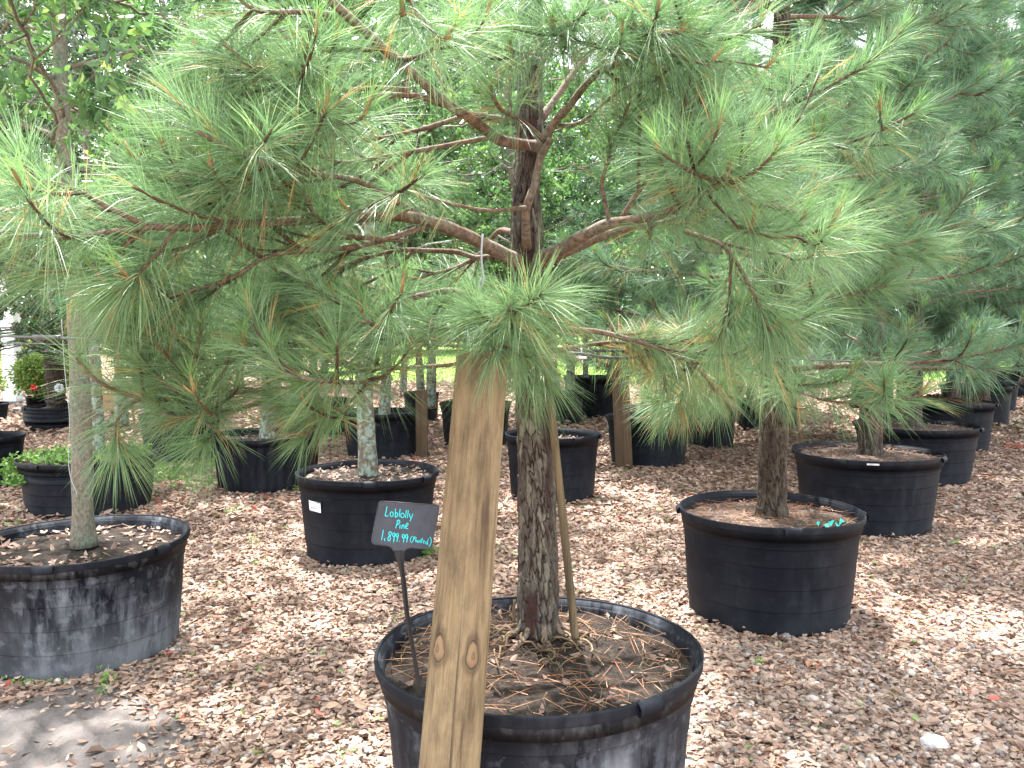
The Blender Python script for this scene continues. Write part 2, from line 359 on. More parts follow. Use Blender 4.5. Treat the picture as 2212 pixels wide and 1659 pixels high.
M['black'] = plain('black_plastic', (.005, .006, .008), .4, .3)
M['chalk'] = plain('turquoise_marker', (.03, .62, .68), .6, .3)
M['white'] = plain('white_paint', (.78, .80, .84), .5, .4, var=.06, scale=4)
M['paper'] = plain('white_paper', (.78, .80, .84), .6, .3)
M['ink'] = plain('grey_ink', (.06, .07, .12), .6, .3)
M['chalkmark'] = plain('faded_white_marking', (.30, .30, .31), .7, .3)
M['steel'] = plain('galvanised_steel', (.75, .77, .80), .28, .5, 1.0, .15, 90)
M['hose'] = plain('grey_hose', (.05, .055, .06), .45, .5, var=.3, scale=80)
M['sleeve'] = plain('black_sleeve', (.02, .022, .026), .35, .5)
M['wire'] = plain('thin_wire', (.06, .065, .07), .5, .3)
M['string'] = plain('white_twine', (.30, .31, .32), .8, .2)
M['teal'] = plain('teal_ribbon', (.0, .42, .36), .5, .4, var=.2)
M['green_tape'] = plain('green_tie_tape', (.0, .16, .09), .5, .4)
M['root'] = ramp_mat('roots', [(0, (.05, .034, .022)), (.5, (.11, .073, .042)), (1, (.21, .155, .09))], .8, .2, noise_amt=.5)
M['brick'] = plain('brick', (.28, .085, .05), .85, .2, var=.3, scale=30)
M['concrete'] = plain('concrete', (.50, .48, .45), .85, .2, var=.12, scale=6)
M['darkstone'] = plain('dark_footing', (.14, .13, .14), .85, .2, var=.2)
M['red'] = plain('red_petals', (.55, .03, .04), .5, .3); M['orange'] = plain('orange_plastic', (.75, .33, .05), .45, .5); M['blue'] = plain('blue_plastic', (.05, .35, .8), .4, .5)
M['weed'] = ramp_mat('green_weeds', [(0, (.07, .17, .035)), (.6, (.14, .28, .06)), (1, (.28, .38, .11))], .5, .4, .3)
M['rock'] = plain('pale_rock', (.50, .49, .50), .8, .2, var=.3, scale=25)
# ------------------------------------------------------------------ pots
POTS = {}
def pot(key, uL, uR, vc, vb, label, group='large black nursery pots', mat='pot', soil='soil', rb=.86, h=None, Z=None, ribbed=False,
        seams=True, wobble=.012, soil_drop=.07, sides=96, taper_round=False, tabs=(0.9, 2.5, 4.0, 5.6), seed=0):
    uc = (uL+uR)/2
    if Z is not None: Zc = Z
    elif h is not None:
        Zc = 4
        for _ in range(12):
            z = P(uc, vc, Zc)[2]; Zc *= (EYE-h)/(EYE-z)
    else:
        Zf = ground_Z(vb); Rr = .45
        for _ in range(8):
            Zc = Zf + Rr*rb; Rr = (uR-uL)/2/F*Zc*.985
    Rr = (uR-uL)/2/F*Zc*.985
    c = P(uc, vc, Zc); hh = h if h is not None else c[2]
    r_ = random.Random(seed+int(uc))
    ph = [r_.uniform(0, 6.28) for _ in range(4)]
    def wob(T, r, z):
        f = 1 + wobble*(np.sin(2*T+ph[0])*1.2+.6*np.sin(3*T+ph[1])+.3*np.sin(5*T+ph[2]))*np.clip(z/hh, .2, 1)
        zz = z + wobble*.5*Rr*np.sin(2*T+ph[3])*np.clip(z/hh, 0, 1)**3
        if ribbed: f = f + .045*(np.abs(np.sin(T*17))**.5 - .5)*((z > .04) & (z < hh*.88))
        return r*f, zz
    t = empty('nursery_pot', (c[0], Zc, 0)); tag(t, label, 'pot', group)
    b = MB(); R0 = Rr*rb; prof = [(0, .004), (R0*.96, .004), (R0*.99, .010), (R0*1.005, .028), (R0, .05)]
    def rr(z): 
        if taper_round: return R0*.80+(Rr*.965-R0*.80)*min(1, (z/hh/.55))**.6
        return R0+(Rr*.955-R0)*z/hh
    if taper_round: prof = [(0, .004), (R0*.6, .004), (R0*.78, .02)]
    if ribbed:
        for z in np.linspace(.06, hh*.9, 14): prof.append((rr(z), z))
    else:
        for k, z in enumerate((hh*.24, hh*.44, hh*.64, hh*.80)):
            d = .0022 if k < 3 else .006
            prof += [(rr(z)-.0004, z-.004), (rr(z)-.0002, z-.001), (rr(z)+d, z), (rr(z)+d, z+.003), (rr(z+.07)+d*.3, z+.075)]
    prof += [(Rr*.968, hh*.87), (Rr*.976, hh-.030), (Rr*.976, hh-.006), (Rr*.972, hh-.006), (Rr*.966, hh-.022), (Rr*.955, hh-.026), (Rr*.950, hh-.030), (Rr*.932, hh-soil_drop-.05)]
    lathe(b, prof, 204 if ribbed else sides, wob)
    b.build('body', M[mat], t)
    rim = MB()
    lathe(rim, [(Rr*.978, hh-.031), (Rr*.994, hh-.032), (Rr*.9965, hh-.031), (Rr*.9975, hh-.029), (Rr*1.0, hh-.006), (Rr*.9995, hh-.003), (Rr*.997, hh-.0005), (Rr*.984, hh+.0005), (Rr*.979, hh-.001), (Rr*.977, hh-.004), (Rr*.9745, hh-.016)], sides, wob)
    ro = rim.build('rim', M['rim'], t)
    for a0 in tabs:
        tb = MB(); th = np.linspace(a0-.085, a0+.085, 7)
        pr = [(Rr*1.0, hh-.036), (Rr*1.018+.006, hh-.034), (Rr*1.018+.008, hh-.012), (Rr*1.015, hh-.001), (Rr*.99, hh+.003)]
        T, K = np.meshgrid(th, np.arange(5)); ra = np.array([p[0] for p in pr])[K]; za = np.array([p[1] for p in pr])[K]
        rx, zx = wob(T, ra, za); V = np.stack([rx*np.cos(T), rx*np.sin(T), zx], -1).reshape(-1, 3)
        n0 = len(V); V = np.vstack([V, np.stack([wob(th, Rr*.985*np.ones(7), (hh-.02)*np.ones(7))[0]*np.cos(th), wob(th, Rr*.985*np.ones(7), (hh-.02)*np.ones(7))[0]*np.sin(th), np.full(7, hh-.02)], -1)])
        q = [[i*7+j, i*7+j+1, (i+1)*7+j+1, (i+1)*7+j] for i in range(4) for j in range(6)]
        q += [[n0+0, 0+0, 7, n0+0], [n0, 7, 14, n0]]
        q = [x for x in q if len(set(x)) == 4]; tt = [[n0, i*7+7, i*7] for i in range(4)]+[[n0+6, i*7+6, i*7+13] for i in range(4)]
        tb.add(V, q, tt); tb.build('rim_tab', M['rim'], t)
    # soil
    so_ = MB(); nr = 26; prof = []
    zs = hh-soil_drop
    def wob2(T, r, z):
        r2, z2 = wob(T, r, z)
        return r2, zs + .012*(1-(r/Rr)**2)*2 + .006*np.sin(r*40+T*3)*np.sin(T*5+r*17) + .004*np.sin(r*90+T*11)
    lathe(so_, [(Rr*.938*k/nr+.0005, zs) for k in range(nr+1)], 80, wob2)
    so_.build('soil', M[soil], t)
    POTS[key] = dict(c=np.array([c[0], Zc]), R=Rr, h=hh, zs=zs+.012, t=t, R0=R0, wob=wob)
    print('pot', key, 'Z=%.2f R=%.2f h=%.2f x=%.2f' % (Zc, Rr, hh, c[0]))
    return t
pot('main', 805, 1521, 1392, 0, 'large scuffed black pot holding the foreground pine behind the leaning post', h=.57, mat='pot_main', rb=.86, wobble=.016, sides=160, tabs=(-.95, 1.1, 2.6, 4.25), soil_drop=.055)
pot('left', -62, 405, 1160, 1480, 'dusty grey-stained black pot cut by the left picture edge, holding the grey trunk', mat='pot_dusty', sides=140, tabs=(-.35, 1.2, 3.0, 4.9), soil_drop=.075)
pot('right', 1462, 1862, 1097, 1383, 'clean black pot right of the foreground, a teal ribbon on its soil', mat='pot', soil='soil_light', sides=140, tabs=(-.2, 1.5, 3.0, 4.65))
pot('right2', 1717, 2027, 974, 1168, 'wide black pot with a pale scrap on its rim, behind the ribbon pot', soil='soil_light', soil_drop=.05)
pot('right3', 1850, 2105, 916, 1057, 'black pot half hidden behind the wide pot with the pale scrap', soil='soil_light', soil_drop=.05)
pot('right4', 1935, 2143, 866, 983, 'black pot heaped with grey dead roots in the right-hand row', soil='soil_light', soil_drop=.03, seams=False)
pot('right5', 2035, 2182, 831, 925, 'black pot beside the green weeds near the right picture edge', seams=False)
pot('right6', 2085, 2196, 823, 894, 'black pot second from the far end of the right-hand row', seams=False)
pot('right7', 2150, 2240, 800, 864, 'farthest greyish pot of the right-hand row, cut by the picture edge', seams=False)
pot('gap', 1868, 1955, 888, 0, 'small black pot glimpsed between the right-hand pine trunks', h=.50, seams=False, soil='soil_light')
pot('mid', 640, 949, 1015, 1232, 'black pot with a white sticker behind the turquoise lettered sign', soil_drop=.055, tabs=(-.5, 1.5, 3.0, 4.9))
pot('ribbed', 459, 695, 936, 1072, 'black pot with vertical ribs down its wall, left of the stickered pot', ribbed=True, soil_drop=.07, tabs=())
pot('weedy', 47, 336, 983, 1125, 'black pot overgrown with green weeds, behind the dusty left pot', soil_drop=.03, tabs=(0.2, 2.2, 4.4))
pot('edge', -110, 45, 940, 1062, 'black pot cut off by the left picture edge, level with the weedy pot', seams=False)
pot('shade', 303, 477, 893, 1005, 'shaded black pot behind the drooping left needles', seams=False)
pot('numbered', 602, 755, 862, 948, 'greyish pot marked 95 behind the ribbed pot', seams=False)
pot('postpot', 737, 912, 887, 997, 'black pot next to a short brown post, behind the grey lichened trunk', seams=False)
pot('far1', 870, 950, 847, 915, 'small far black pot just left of the leaning post', seams=False)
pot('far2', 948, 1106, 869, 972, 'black pot seen either side of the leaning post', seams=False)
pot('tall', 1090, 1297, 935, 1092, 'tall narrow black pot directly behind the foreground trunk', soil_drop=.09, rb=.88, tabs=(-.3, 1.5, 3.0, 5.2))
pot('back1', 1132, 1263, 847, 925, 'black pot stacked in view above the tall narrow pot', rb=.9, seams=False)
pot('back2', 1217, 1345, 812, 908, 'black pot with a thin trunk in front of the bright grass', rb=.9)
pot('back3', 1160, 1212, 806, 0, 'small farther pot whose rim shows left of the thin-trunked pot', h=.55, seams=False)
pot('stake', 1308, 1492, 897, 1015, 'black pot with a small label behind the square brown post', seams=False)
pot('hid1', 1480, 1592, 880, 972, 'black pot under the drooping brownish needles of the right-hand pine', seams=False)
pot('hid2', 1590, 1652, 862, 931, 'small dark pot farthest back left of the right-hand pine trunk', seams=False)
pot('tub', 54, 205, 876, 937, 'round-bottomed black tub holding the cycad at left', taper_round=True, rb=1.0, seams=False, wobble=.02)
pot('lefttiny', -60, 14, 872, 914, 'small black pot cut by the left picture edge below the white column', seams=False)

# details on single pots -----------------------------------------------------
def on_pot(key, u, v, lift=.003):
    """angle and height on a pot's front wall seen at photo pixel (u, v)"""
    p = POTS[key]; best = None
    for a in np.linspace(math.pi, 2*math.pi, 400):
        for_r = p['R']*.95
        for _ in range(2):
            x = p['c'][0]+for_r*math.cos(a); y = p['c'][1]+for_r*math.sin(a); z = P(u, v, y)[2]; f = min(max(z/p['h'], 0), 1)
            for_r = p['R0']+(p['R']*.955-p['R0'])*f + (.006+.012*(f > .8))
        pu = P(u, v, y)[0]; d = abs(pu-x)
        if best is None or d < best[0]: best = (d, a, z, for_r)
    return best[1], best[2], best[3]
def patch(name, key, u0, v0, u1, v1, mat, parent, lift=.004, n=6, a=.5, skew=0):
    p = POTS[key]; ax, zx, rx = on_pot(key, u0, v0); bx, zb, rb_ = on_pot(key, u1, v1)
    mb = MB(); V = []
    for k in range(n+1):
        t = k/n; ang = ax+(bx-ax)*t
        for z in (zx-skew*t, zb-skew*t): 
            f = z/p['h']; r = p['R0']+(p['R']*.955-p['R0'])*f+.008+lift+.006*(f > .8)
            ff, _ = p['wob'](np.array(ang), np.array(r), np.array(z)); V.append([ff*math.cos(ang), ff*math.sin(ang), z])
    mb.add(V, [[2*k, 2*k+1, 2*k+3, 2*k+2] for k in range(n)], a=a); return mb.build(name, M[mat], parent)
pm = POTS['mid']['t']
_a, _z, _r = on_pot('main', 1352, 1600)
M['pot_main'].node_tree.nodes['splash'].inputs[1].default_value = (_r*math.cos(_a), _r*math.sin(_a), 0)
st = patch('sticker', 'mid', 669, 1080, 694, 1106, 'paper', pm, skew=.006); tag(st, 'white paper sticker with grey print')
def text_mesh(name, s, size, mat, parent, mtx, extrude=.0003):
    cu = bpy.data.curves.new(name, 'FONT'); cu.body = s; cu.size = size; cu.extrude = extrude; cu.align_x = 'LEFT'
    tmp = bpy.data.objects.new(name+'_tmp', cu); C.objects.link(tmp); bpy.context.view_layer.update()
    me = bpy.data.meshes.new_from_object(tmp.evaluated_get(bpy.context.evaluated_depsgraph_get())); bpy.data.objects.remove(tmp)
    me.materials.clear(); me.materials.append(M[mat]); me.transform(mtx); me.name = name
    o = bpy.data.objects.new(name, me); C.objects.link(o); o.parent = parent; return o
def text_on(key, u, v, s, size, mat, parent, lift=.007, rot=0):
    p = POTS[key]; a, z, r = on_pot(key, u, v); r += lift
    ff, _ = p['wob'](np.array(a), np.array(r), np.array(z)); n_ = Vector((math.cos(a), math.sin(a), 0)); xdir = Vector((-math.sin(a), math.cos(a), 0)); up = Vector((0, 0, 1))
    xd = xdir*math.cos(rot)+up*math.sin(rot); yd = n_.cross(xd)
    mt = Matrix((xd, yd, n_)).transposed().to_4x4(); mt.translation = Vector((float(ff)*math.cos(a), float(ff)*math.sin(a), z))
    return text_mesh('lettering', s, size, mat, parent, mt)
text_on('mid', 684, 1087, '2017', .022, 'ink', st, rot=-.07)
text_on('mid', 672, 1096, 'U03-BTY81', .014, 'ink', st, rot=-.07)
text_on('mid', 671.5, 1103, 'WCont 30010', .006, 'ink', st, rot=-.07)
text_on('mid', 670.5, 1085.5, 'US', .012, 'ink', st, rot=-.07)
text_on('mid', 673, 1089.5, 'nursery grown stock', .0055, 'ink', st, rot=-.07)
st2 = patch('sticker', 'stake', 1313, 895+15, 1317, 926, 'paper', POTS['stake']['t'])
text_on('numbered', 617, 905, '95', .085, 'chalkmark', POTS['numbered']['t'], lift=.006)
patch('pale_scrap', 'right2', 1872, 1000, 1898, 1005, 'rock', POTS['right2']['t'], lift=.026, n=9)
# streaks of dried dirt running down the foreground pot

# ------------------------------------------------------------------ the ground
def plane(name, x0, x1, y0, y1, z, mat, n=1, bumpf=None, kind='structure'):
    xs = np.linspace(x0, x1, n+1); ys = np.linspace(y0, y1, n+1); X, Y = np.meshgrid(xs, ys); Zg = np.full_like(X, z) if bumpf is None else z+bumpf(X, Y)
    mb = MB(); i, j = np.meshgrid(np.arange(n), np.arange(n), indexing='ij')
    mb.add(np.stack([X, Y, Zg], -1).reshape(-1, 3), np.stack([i*(n+1)+j, i*(n+1)+j+1, (i+1)*(n+1)+j+1, (i+1)*(n+1)+j], -1).reshape(-1, 4))
    return tag(mb.build(name, M[mat], smooth=True), kind=kind)
plane('ground', -300, 300, -60, 500, 0, 'ground')
g = MB(); xs = np.linspace(-300, 300, 240); edge = 22.5+.6*np.sin(xs*.7)+.4*np.sin(xs*2.1); ex = np.where(xs < -7, 60, edge)
g.add(np.concatenate([np.stack([xs, ex, np.full_like(xs, .006)], -1), np.stack([xs, np.full_like(xs, 450), np.full_like(xs, .006)], -1)]), [[k, k+1, 240+k+1, 240+k] for k in range(239)])
tag(g.build('grass_field', M['grass']), kind='structure')
# muddy puddled patch, front left
def outline_patch(name, cx, cy, rx, ry, z, mat, hgt=.012, seed=1, parent=None, kind='structure'):
    mb = MB(); r_ = np.random.default_rng(seed); ph = r_.uniform(0, 6.28, 5); nr, ns = 30, 90
    T = np.linspace(0, 2*np.pi, ns, endpoint=False); V = []
    for k in range(nr+1):
        f = k/nr; e = 1+.10*np.sin(3*T+ph[0])+.07*np.sin(5*T+ph[1])+.04*np.sin(9*T+ph[2])
        x = cx+rx*f*e*np.cos(T)+1e-5*k; y = cy+ry*f*e*np.sin(T)
        zz = z + hgt*(1-f**3)*(1+.5*np.sin(x*31+ph[3])*np.sin(y*27+ph[4])+.35*np.sin(x*73)*np.sin(y*61)) - .004*(f > .97)
        V.append(np.stack([x, y, zz], -1))
    i, j = np.meshgrid(np.arange(nr), np.arange(ns), indexing='ij'); j2 = (j+1) % ns
    mb.add(np.concatenate(V), np.stack([i*ns+j, i*ns+j2, (i+1)*ns+j2, (i+1)*ns+j], -1).reshape(-1, 4))
    o = mb.build(name, M[mat], parent); 
    if kind: tag(o, kind=kind)
    return o
outline_patch('mud_patch', -1.75, 2.95, .60, .55, .004, 'mud', .02)

# litter -----------------------------------------------------------------
pc = np.array([p['c'] for p in POTS.values()]); pr = np.array([p['R0'] for p in POTS.values()])
def scatter(y0, y1, dens, margin=1.28):
    area = .5*1.204*margin*(y1**2-y0**2); n = int(area*dens)
    y = np.sqrt(rng.uniform(y0**2, y1**2, n)); x = rng.uniform(-.602, .602, n)*y*margin
    keep = np.ones(n, bool)
    for c_, r_ in zip(pc, pr): keep &= (x-c_[0])**2+(y-c_[1])**2 > (r_*.985)**2
    return x[keep], y[keep]
def mudmask(x, y): return ((x+1.75)/.62)**2+((y-2.95)/.62)**2
lt = MB(); pb = MB(); sw = MB()
ico = np.array([[0, 0, 1], [.894, 0, .447], [.276, .851, .447], [-.724, .526, .447], [-.724, -.526, .447], [.276, -.851, .447], [.724, .526, -.447], [-.276, .851, -.447], [-.894, 0, -.447], [-.276, -.851, -.447], [.724, -.526, -.447], [0, 0, -1]])
icf = np.array([[0, 1, 2], [0, 2, 3], [0, 3, 4], [0, 4, 5], [0, 5, 1], [1, 6, 2], [2, 7, 3], [3, 8, 4], [4, 9, 5], [5, 10, 1], [6, 7, 2], [7, 8, 3], [8, 9, 4], [9, 10, 5], [10, 6, 1], [11, 7, 6], [11, 8, 7], [11, 9, 8], [11, 10, 9], [11, 6, 10]])
def pebbles(mb, x, y, z, s):
    n = len(x); 
    if not n: return
    sc_ = s[:, None]*np.stack([rng.uniform(.8, 1.35, n), rng.uniform(.7, 1.1, n), rng.uniform(.42, .75, n)], -1)
    V = ico[None]*sc_[:, None, :]*rng.uniform(.85, 1.12, (n, 12, 1)); a = rng.uniform(0, 6.28, n); ca, sa = np.cos(a)[:, None], np.sin(a)[:, None]
    X = V[..., 0]*ca-V[..., 1]*sa+x[:, None]; Y = V[..., 0]*sa+V[..., 1]*ca+y[:, None]
    V = np.stack([X, Y, V[..., 2]+z[:, None]+.35*s[:, None]], -1).reshape(-1, 3)
    f = (icf[None]+(np.arange(n)*12)[:, None, None]).reshape(-1, 3); mb.add(V, None, f, np.repeat(rng.uniform(0, 1, n), 12))
def patchy(x, y, sx=1.3, ph=0): return .5+.25*np.sin(x*sx*2.1+ph)*np.sin(y*sx*1.7+ph*2)+.25*np.sin(x*sx*5.3+1+ph)*np.sin(y*sx*4.1+ph)
for y0, y1, dl, dp, s in ((2.0, 4.2, 4600, 2300, 1.0), (4.2, 6.5, 3900, 1100, 1.08), (6.5, 12, 1700, 180, 1.5), (12, 24, 340, 0, 2.7)):
    x, y = scatter(y0, y1, dl); md = mudmask(x, y); k = (md > 1) | (rng.uniform(0, 1, len(x)) < .06+.95*np.clip(md-.28+.25*np.sin(x*9+y*7)*np.sin(y*13-x*5), 0, 1)**.9); x, y = x[k], y[k]
    # pebbles show more where the leaves have been blown away (right foreground)
    thin = np.clip((x-.2)/1.2, 0, 1)*(y < 4.6)*.25; k = rng.uniform(0, 1, len(x)) > thin*patchy(x, y); x, y = x[k], y[k]
    n = len(x); a = rng.uniform(0, 6.28, n); el = rng.normal(0, .16, n)
    D = np.stack([np.cos(a)*np.cos(el), np.sin(a)*np.cos(el), np.sin(el)], -1)
    L = s*rng.gamma(9, .0031, n)+.008*s; W = L*rng.uniform(.33, .62, n); tint = rng.beta(2.0, 1.9, n)*.93
    sp_ = rng.uniform(0, 1, n); tint = np.where(sp_ < .010, .96, tint); red = (sp_ > .998) | ((np.abs(x+1.6) < 2.5) & (y > 6.8) & (y < 10) & (sp_ > .982)); tint = np.where(red, .99, tint)
    roll = rng.normal(0, .38, n)+np.pi*(rng.uniform(0, 1, n) < .35)
    z = np.abs(rng.normal(.012, .010, n))*s
    leaves(lt, np.stack([x-D[:, 0]*L/2, y-D[:, 1]*L/2, z+np.abs(D[:, 2])*L/2], -1), D, L, W, rng.uniform(-.1, .45, n), tint, roll)
    if dp:
        x, y = scatter(y0, y1, dp); md = mudmask(x, y); k = (md > 1) | (rng.uniform(0, 1, len(x)) < .03); x, y = x[k], y[k]
        near = np.min(np.hypot(x[:, None]-pc[None, :, 0], y[:, None]-pc[None, :, 1])-pr[None], axis=1)
        k = rng.uniform(0, 1, len(x)) < .35+.5*(x > .3)+.4*(near < .12); x, y = x[k], y[k]
        n = len(x); pebbles(pb, x, y, rng.uniform(0, .012, n), s*rng.gamma(10, .00115, n)+.003)
    if y0 < 12:
        x, y = scatter(y0, y1, 420 if y0 < 6 else 130); pp = patchy(x, y, 1.1, 2.0)+.45*(x > .1); k = rng.uniform(0, 1, len(x)) < np.clip(pp*1.3-.45, .03, 1)*(mudmask(x, y) > 1); x, y = x[k], y[k]
        n = len(x); a = rng.uniform(0, 6.28, n); D = np.stack([np.cos(a), np.sin(a), rng.normal(0, .06, n)], -1)
        needles(sw, np.stack([x, y, rng.uniform(.02, .038, n)], -1), D, rng.uniform(.08, .19, n), .0017*s**.5, .03, rng.uniform(0, 1, n))
tag(lt.build('fallen_leaves', M['litter'], smooth=False), kind='stuff')
tag(pb.build('pebbles', M['pebble'], smooth=True), kind='stuff')
tag(sw.build('pine_straw', M['straw']), kind='stuff')

# grass tufts / weeds ------------------------------------------------------
def weeds(mb, cx, cy, rx, ry, n, hgt, z0=0, leafy=.4, spread=.5):
    a = rng.uniform(0, 6.28, n); r = np.sqrt(rng.uniform(0, 1, n)); x = cx+rx*r*np.cos(a); y = cy+ry*r*np.sin(a)
    az = rng.uniform(0, 6.28, n); el = rng.uniform(.5, 1.5, n); D = np.stack([np.cos(az)*np.cos(el), np.sin(az)*np.cos(el), np.sin(el)], -1)
    k = rng.uniform(0, 1, n) > leafy; L = hgt*rng.uniform(.4, 1.2, n)
    Pt = np.stack([x, y, np.full(n, z0+.008)], -1)
    needles(mb, Pt[k], D[k], L[k], .0035+.02*hgt, spread*.5, rng.uniform(0, 1, k.sum()))
    q = ~k; m = q.sum(); t_ = Pt[q]+D[q]*L[q][:, None]*rng.uniform(.3, .8, m)[:, None]
    az = rng.uniform(0, 6.28, m); el = rng.uniform(-.2, .6, m); D2 = np.stack([np.cos(az)*np.cos(el), np.sin(az)*np.cos(el), np.sin(el)], -1)
    leaves(mb, t_, D2, hgt*.35*rng.uniform(.6, 1.3, m), hgt*.2, .15, rng.uniform(0, 1, m))
def gp(u, v): Z = ground_Z(v); return P(u, v, Z)[0], Z
wd = MB()
for (u, v, rx, ry, n, h_) in ((385, 1022, .40, .7, 1900, .10), (340, 1035, .22, .5, 700, .09), (440, 1050, .3, .4, 900, .08), (2160, 915, .8, 1.3, 2600, .10), (900, 1205, .11, .1, 130, .15),
                              (655, 1062, .2, .12, 90, .16), (15, 1478, .12, .05, 110, .05), (92, 1480, .11, .05, 90, .05), (232, 1478, .03, .03, 16, .09), (208, 1508, .02, .02, 8, .1), (560, 1222, .05, .05, 20, .07),
                              (505, 1112, .06, .08, 50, .09), (545, 1180, .05, .05, 14, .10), (1645, 1442, .03, .03, 12, .06), (1517, 1370, .03, .03, 10, .05), (1975, 1550, .015, .015, 5, .04), (565, 1635, .03, .03, 10, .07),
                              (1335, 1000, .06, .05, 30, .09), (730, 1640, .03, .03, 7, .05), (480, 1012, .3, .4, 160, .06), (1130, 930, .3, .4, 80, .06), (860, 1345, .03, .03, 8, .05), (1290, 1082, .05, .06, 30, .05), (2075, 1170, .05, .05, 12, .05)):
    x, Z = gp(u, v); weeds(wd, x, Z, rx, ry, n, h_)
tag(wd.build('ground_weeds', M['weed']), kind='stuff')
# far grass blades over the field edge so that it does not read as a flat sheet
fg = MB(); n = 26000; y = rng.uniform(22, 60, n); x = rng.uniform(-.15, .75, n)*y; k = (x > -6.5); x, y = x[k], y[k]; n = len(x)
az = rng.uniform(0, 6.28, n); el = rng.uniform(.9, 1.5, n); D = np.stack([np.cos(az)*np.cos(el), np.sin(az)*np.cos(el), np.sin(el)], -1)
needles(fg, np.stack([x, y, np.zeros(n)], -1), D, rng.uniform(.06, .22, n), .03, .2, rng.uniform(.3, 1, n)); tag(fg.build('meadow_grass', M['weed']), kind='stuff')

# brick and pale rock ---------------------------------------------------------
x, Z = gp(2188, 971); b = MB(); box(b, (-.10, -.05, 0), (.10, .05, .062)); br = b.build('brick', M['brick'], smooth=False); br.location = (x, Z, .012); br.rotation_euler = (0, .06, -.35)
bv = br.modifiers.new('bevel', 'BEVEL'); bv.width = .004; bv.segments = 2
tag(br, 'red clay brick lying on the mulch near the right picture edge', 'brick')
x, Z = gp(2017, 1620); b = MB(); pebbles(b, np.array([0.]), np.array([0.]), np.array([0.]), np.array([.045])); rk = b.build('rock', M['rock'], smooth=False); rk.location = (x, Z, .012); tag(rk, 'largest pale grey rock among the pebbles at bottom right', 'rock')
# ------------------------------------------------------------------ bark trunk with real plates
def worley(u, v, nu, seed=0):
    """u periodic cell coordinate with nu cells, v free; returns F1, F2, cell random"""
    iu, iv = np.floor(u).astype(int), np.floor(v).astype(int)
    F1 = np.full(u.shape, 9.); F2 = np.full(u.shape, 9.); cid = np.zeros(u.shape)
    def hsh(a, b, k):
        x = np.sin((a % nu)*127.1+b*311.7+k*74.7+seed*13.1)*43758.5453; return x-np.floor(x)
    for di in (-1, 0, 1):
        for dj in (-1, 0, 1):
            a, b = iu+di, iv+dj
            px = a+.15+.7*hsh(a, b, 1); py = b+.1+.8*hsh(a, b, 2); d = np.hypot((px-u), (py-v)*1.0)
            m1 = d < F1; F2 = np.where(m1, F1, np.minimum(F2, d)); cid = np.where(m1, hsh(a, b, 3), cid); F1 = np.where(m1, d, F1)
    return F1, F2, cid
def bark_trunk(name, path, rad, parent, mat='pine_bark', sides=200, step=.004, cw=.026, ch=.07, amp=.007, red=.25, seed=0):
    p = smooth_path(np.column_stack([path, rad]), step=step); ctr, r = p[:, :3], p[:, 3]; n = len(ctr)
    s = np.concatenate([[0], np.cumsum(np.linalg.norm(np.diff(ctr, axis=0), axis=1))]); T = tangents(ctr)
    A = np.tile([1., 0, 0], (n, 1)); A = norm(A-T*np.sum(A*T, 1, keepdims=True)); B = np.cross(T, A)
    th = np.linspace(0, 2*np.pi, sides, endpoint=False); TH, S = np.meshgrid(th, s)
    nu = max(6, int(round(2*np.pi*r.mean()/cw)))
    uu = TH/(2*np.pi)*nu + .45*np.sin(S*9+TH*2)+.25*np.sin(S*31+TH*5)+.16*np.sin(S*83+TH*9)+.10*np.sin(S*190+TH*17); vv = S/ch + .35*np.sin(TH*3+S*5)+.22*np.sin(TH*8+S*23)+.12*np.sin(TH*23+S*11)
    F1, F2, cid = worley(uu, vv, nu, seed); e = F2-F1; h = np.clip((e-.03)/.17, 0, 1)**.8
    uu2 = uu*2; F1b, F2b, cb = worley(uu2, vv*2.6+3, nu*2, seed+5); h2 = np.clip((F2b-F1b)/.25, 0, 1)
    lay = .4*cid+.6*(cb)                                                                    # plates stand off by different amounts
    bald = np.sin(TH*2+S*3+seed)+np.sin(TH*3-S*5.5+1.3)+.5*np.sin(S*17+TH)                     # strips where plates have fallen
    bm = np.clip((bald-(1.35-red*2))*2.2, 0, 1)*(.4+.6*(cid > .3))
    hh = h*(.55+.45*lay)*(.75+.25*h2)*(1-.7*bm)
    disp = amp*(hh-.5)+.0016*np.sin(TH*7+S*40)
    flare = r[:, None]*(1+.05*np.sin(TH*3+1)+.03*np.sin(TH*5))
    RR = flare+disp*(r[:, None]/r.max())**.3
    V = ctr[:, None]+RR[..., None]*(np.cos(TH)[..., None]*A[:, None]+np.sin(TH)[..., None]*B[:, None])
    i, j = np.meshgrid(np.arange(n-1), np.arange(sides), indexing='ij'); j2 = (j+1) % sides
    mb = MB(); mb.add(V.reshape(-1, 3), np.stack([i*sides+j, i*sides+j2, (i+1)*sides+j2, (i+1)*sides+j], -1).reshape(-1, 4), None, hh.ravel())
    o = mb.build(name, M[mat], parent)
    tone = np.clip(.28+.5*cb+.35*(cid-.3), .1, 1)*(1-bm)+bm*.02
    at = o.data.attributes.new('tone', 'FLOAT', 'POINT'); at.data.foreach_set('value', tone.astype(np.float32).ravel()); return o

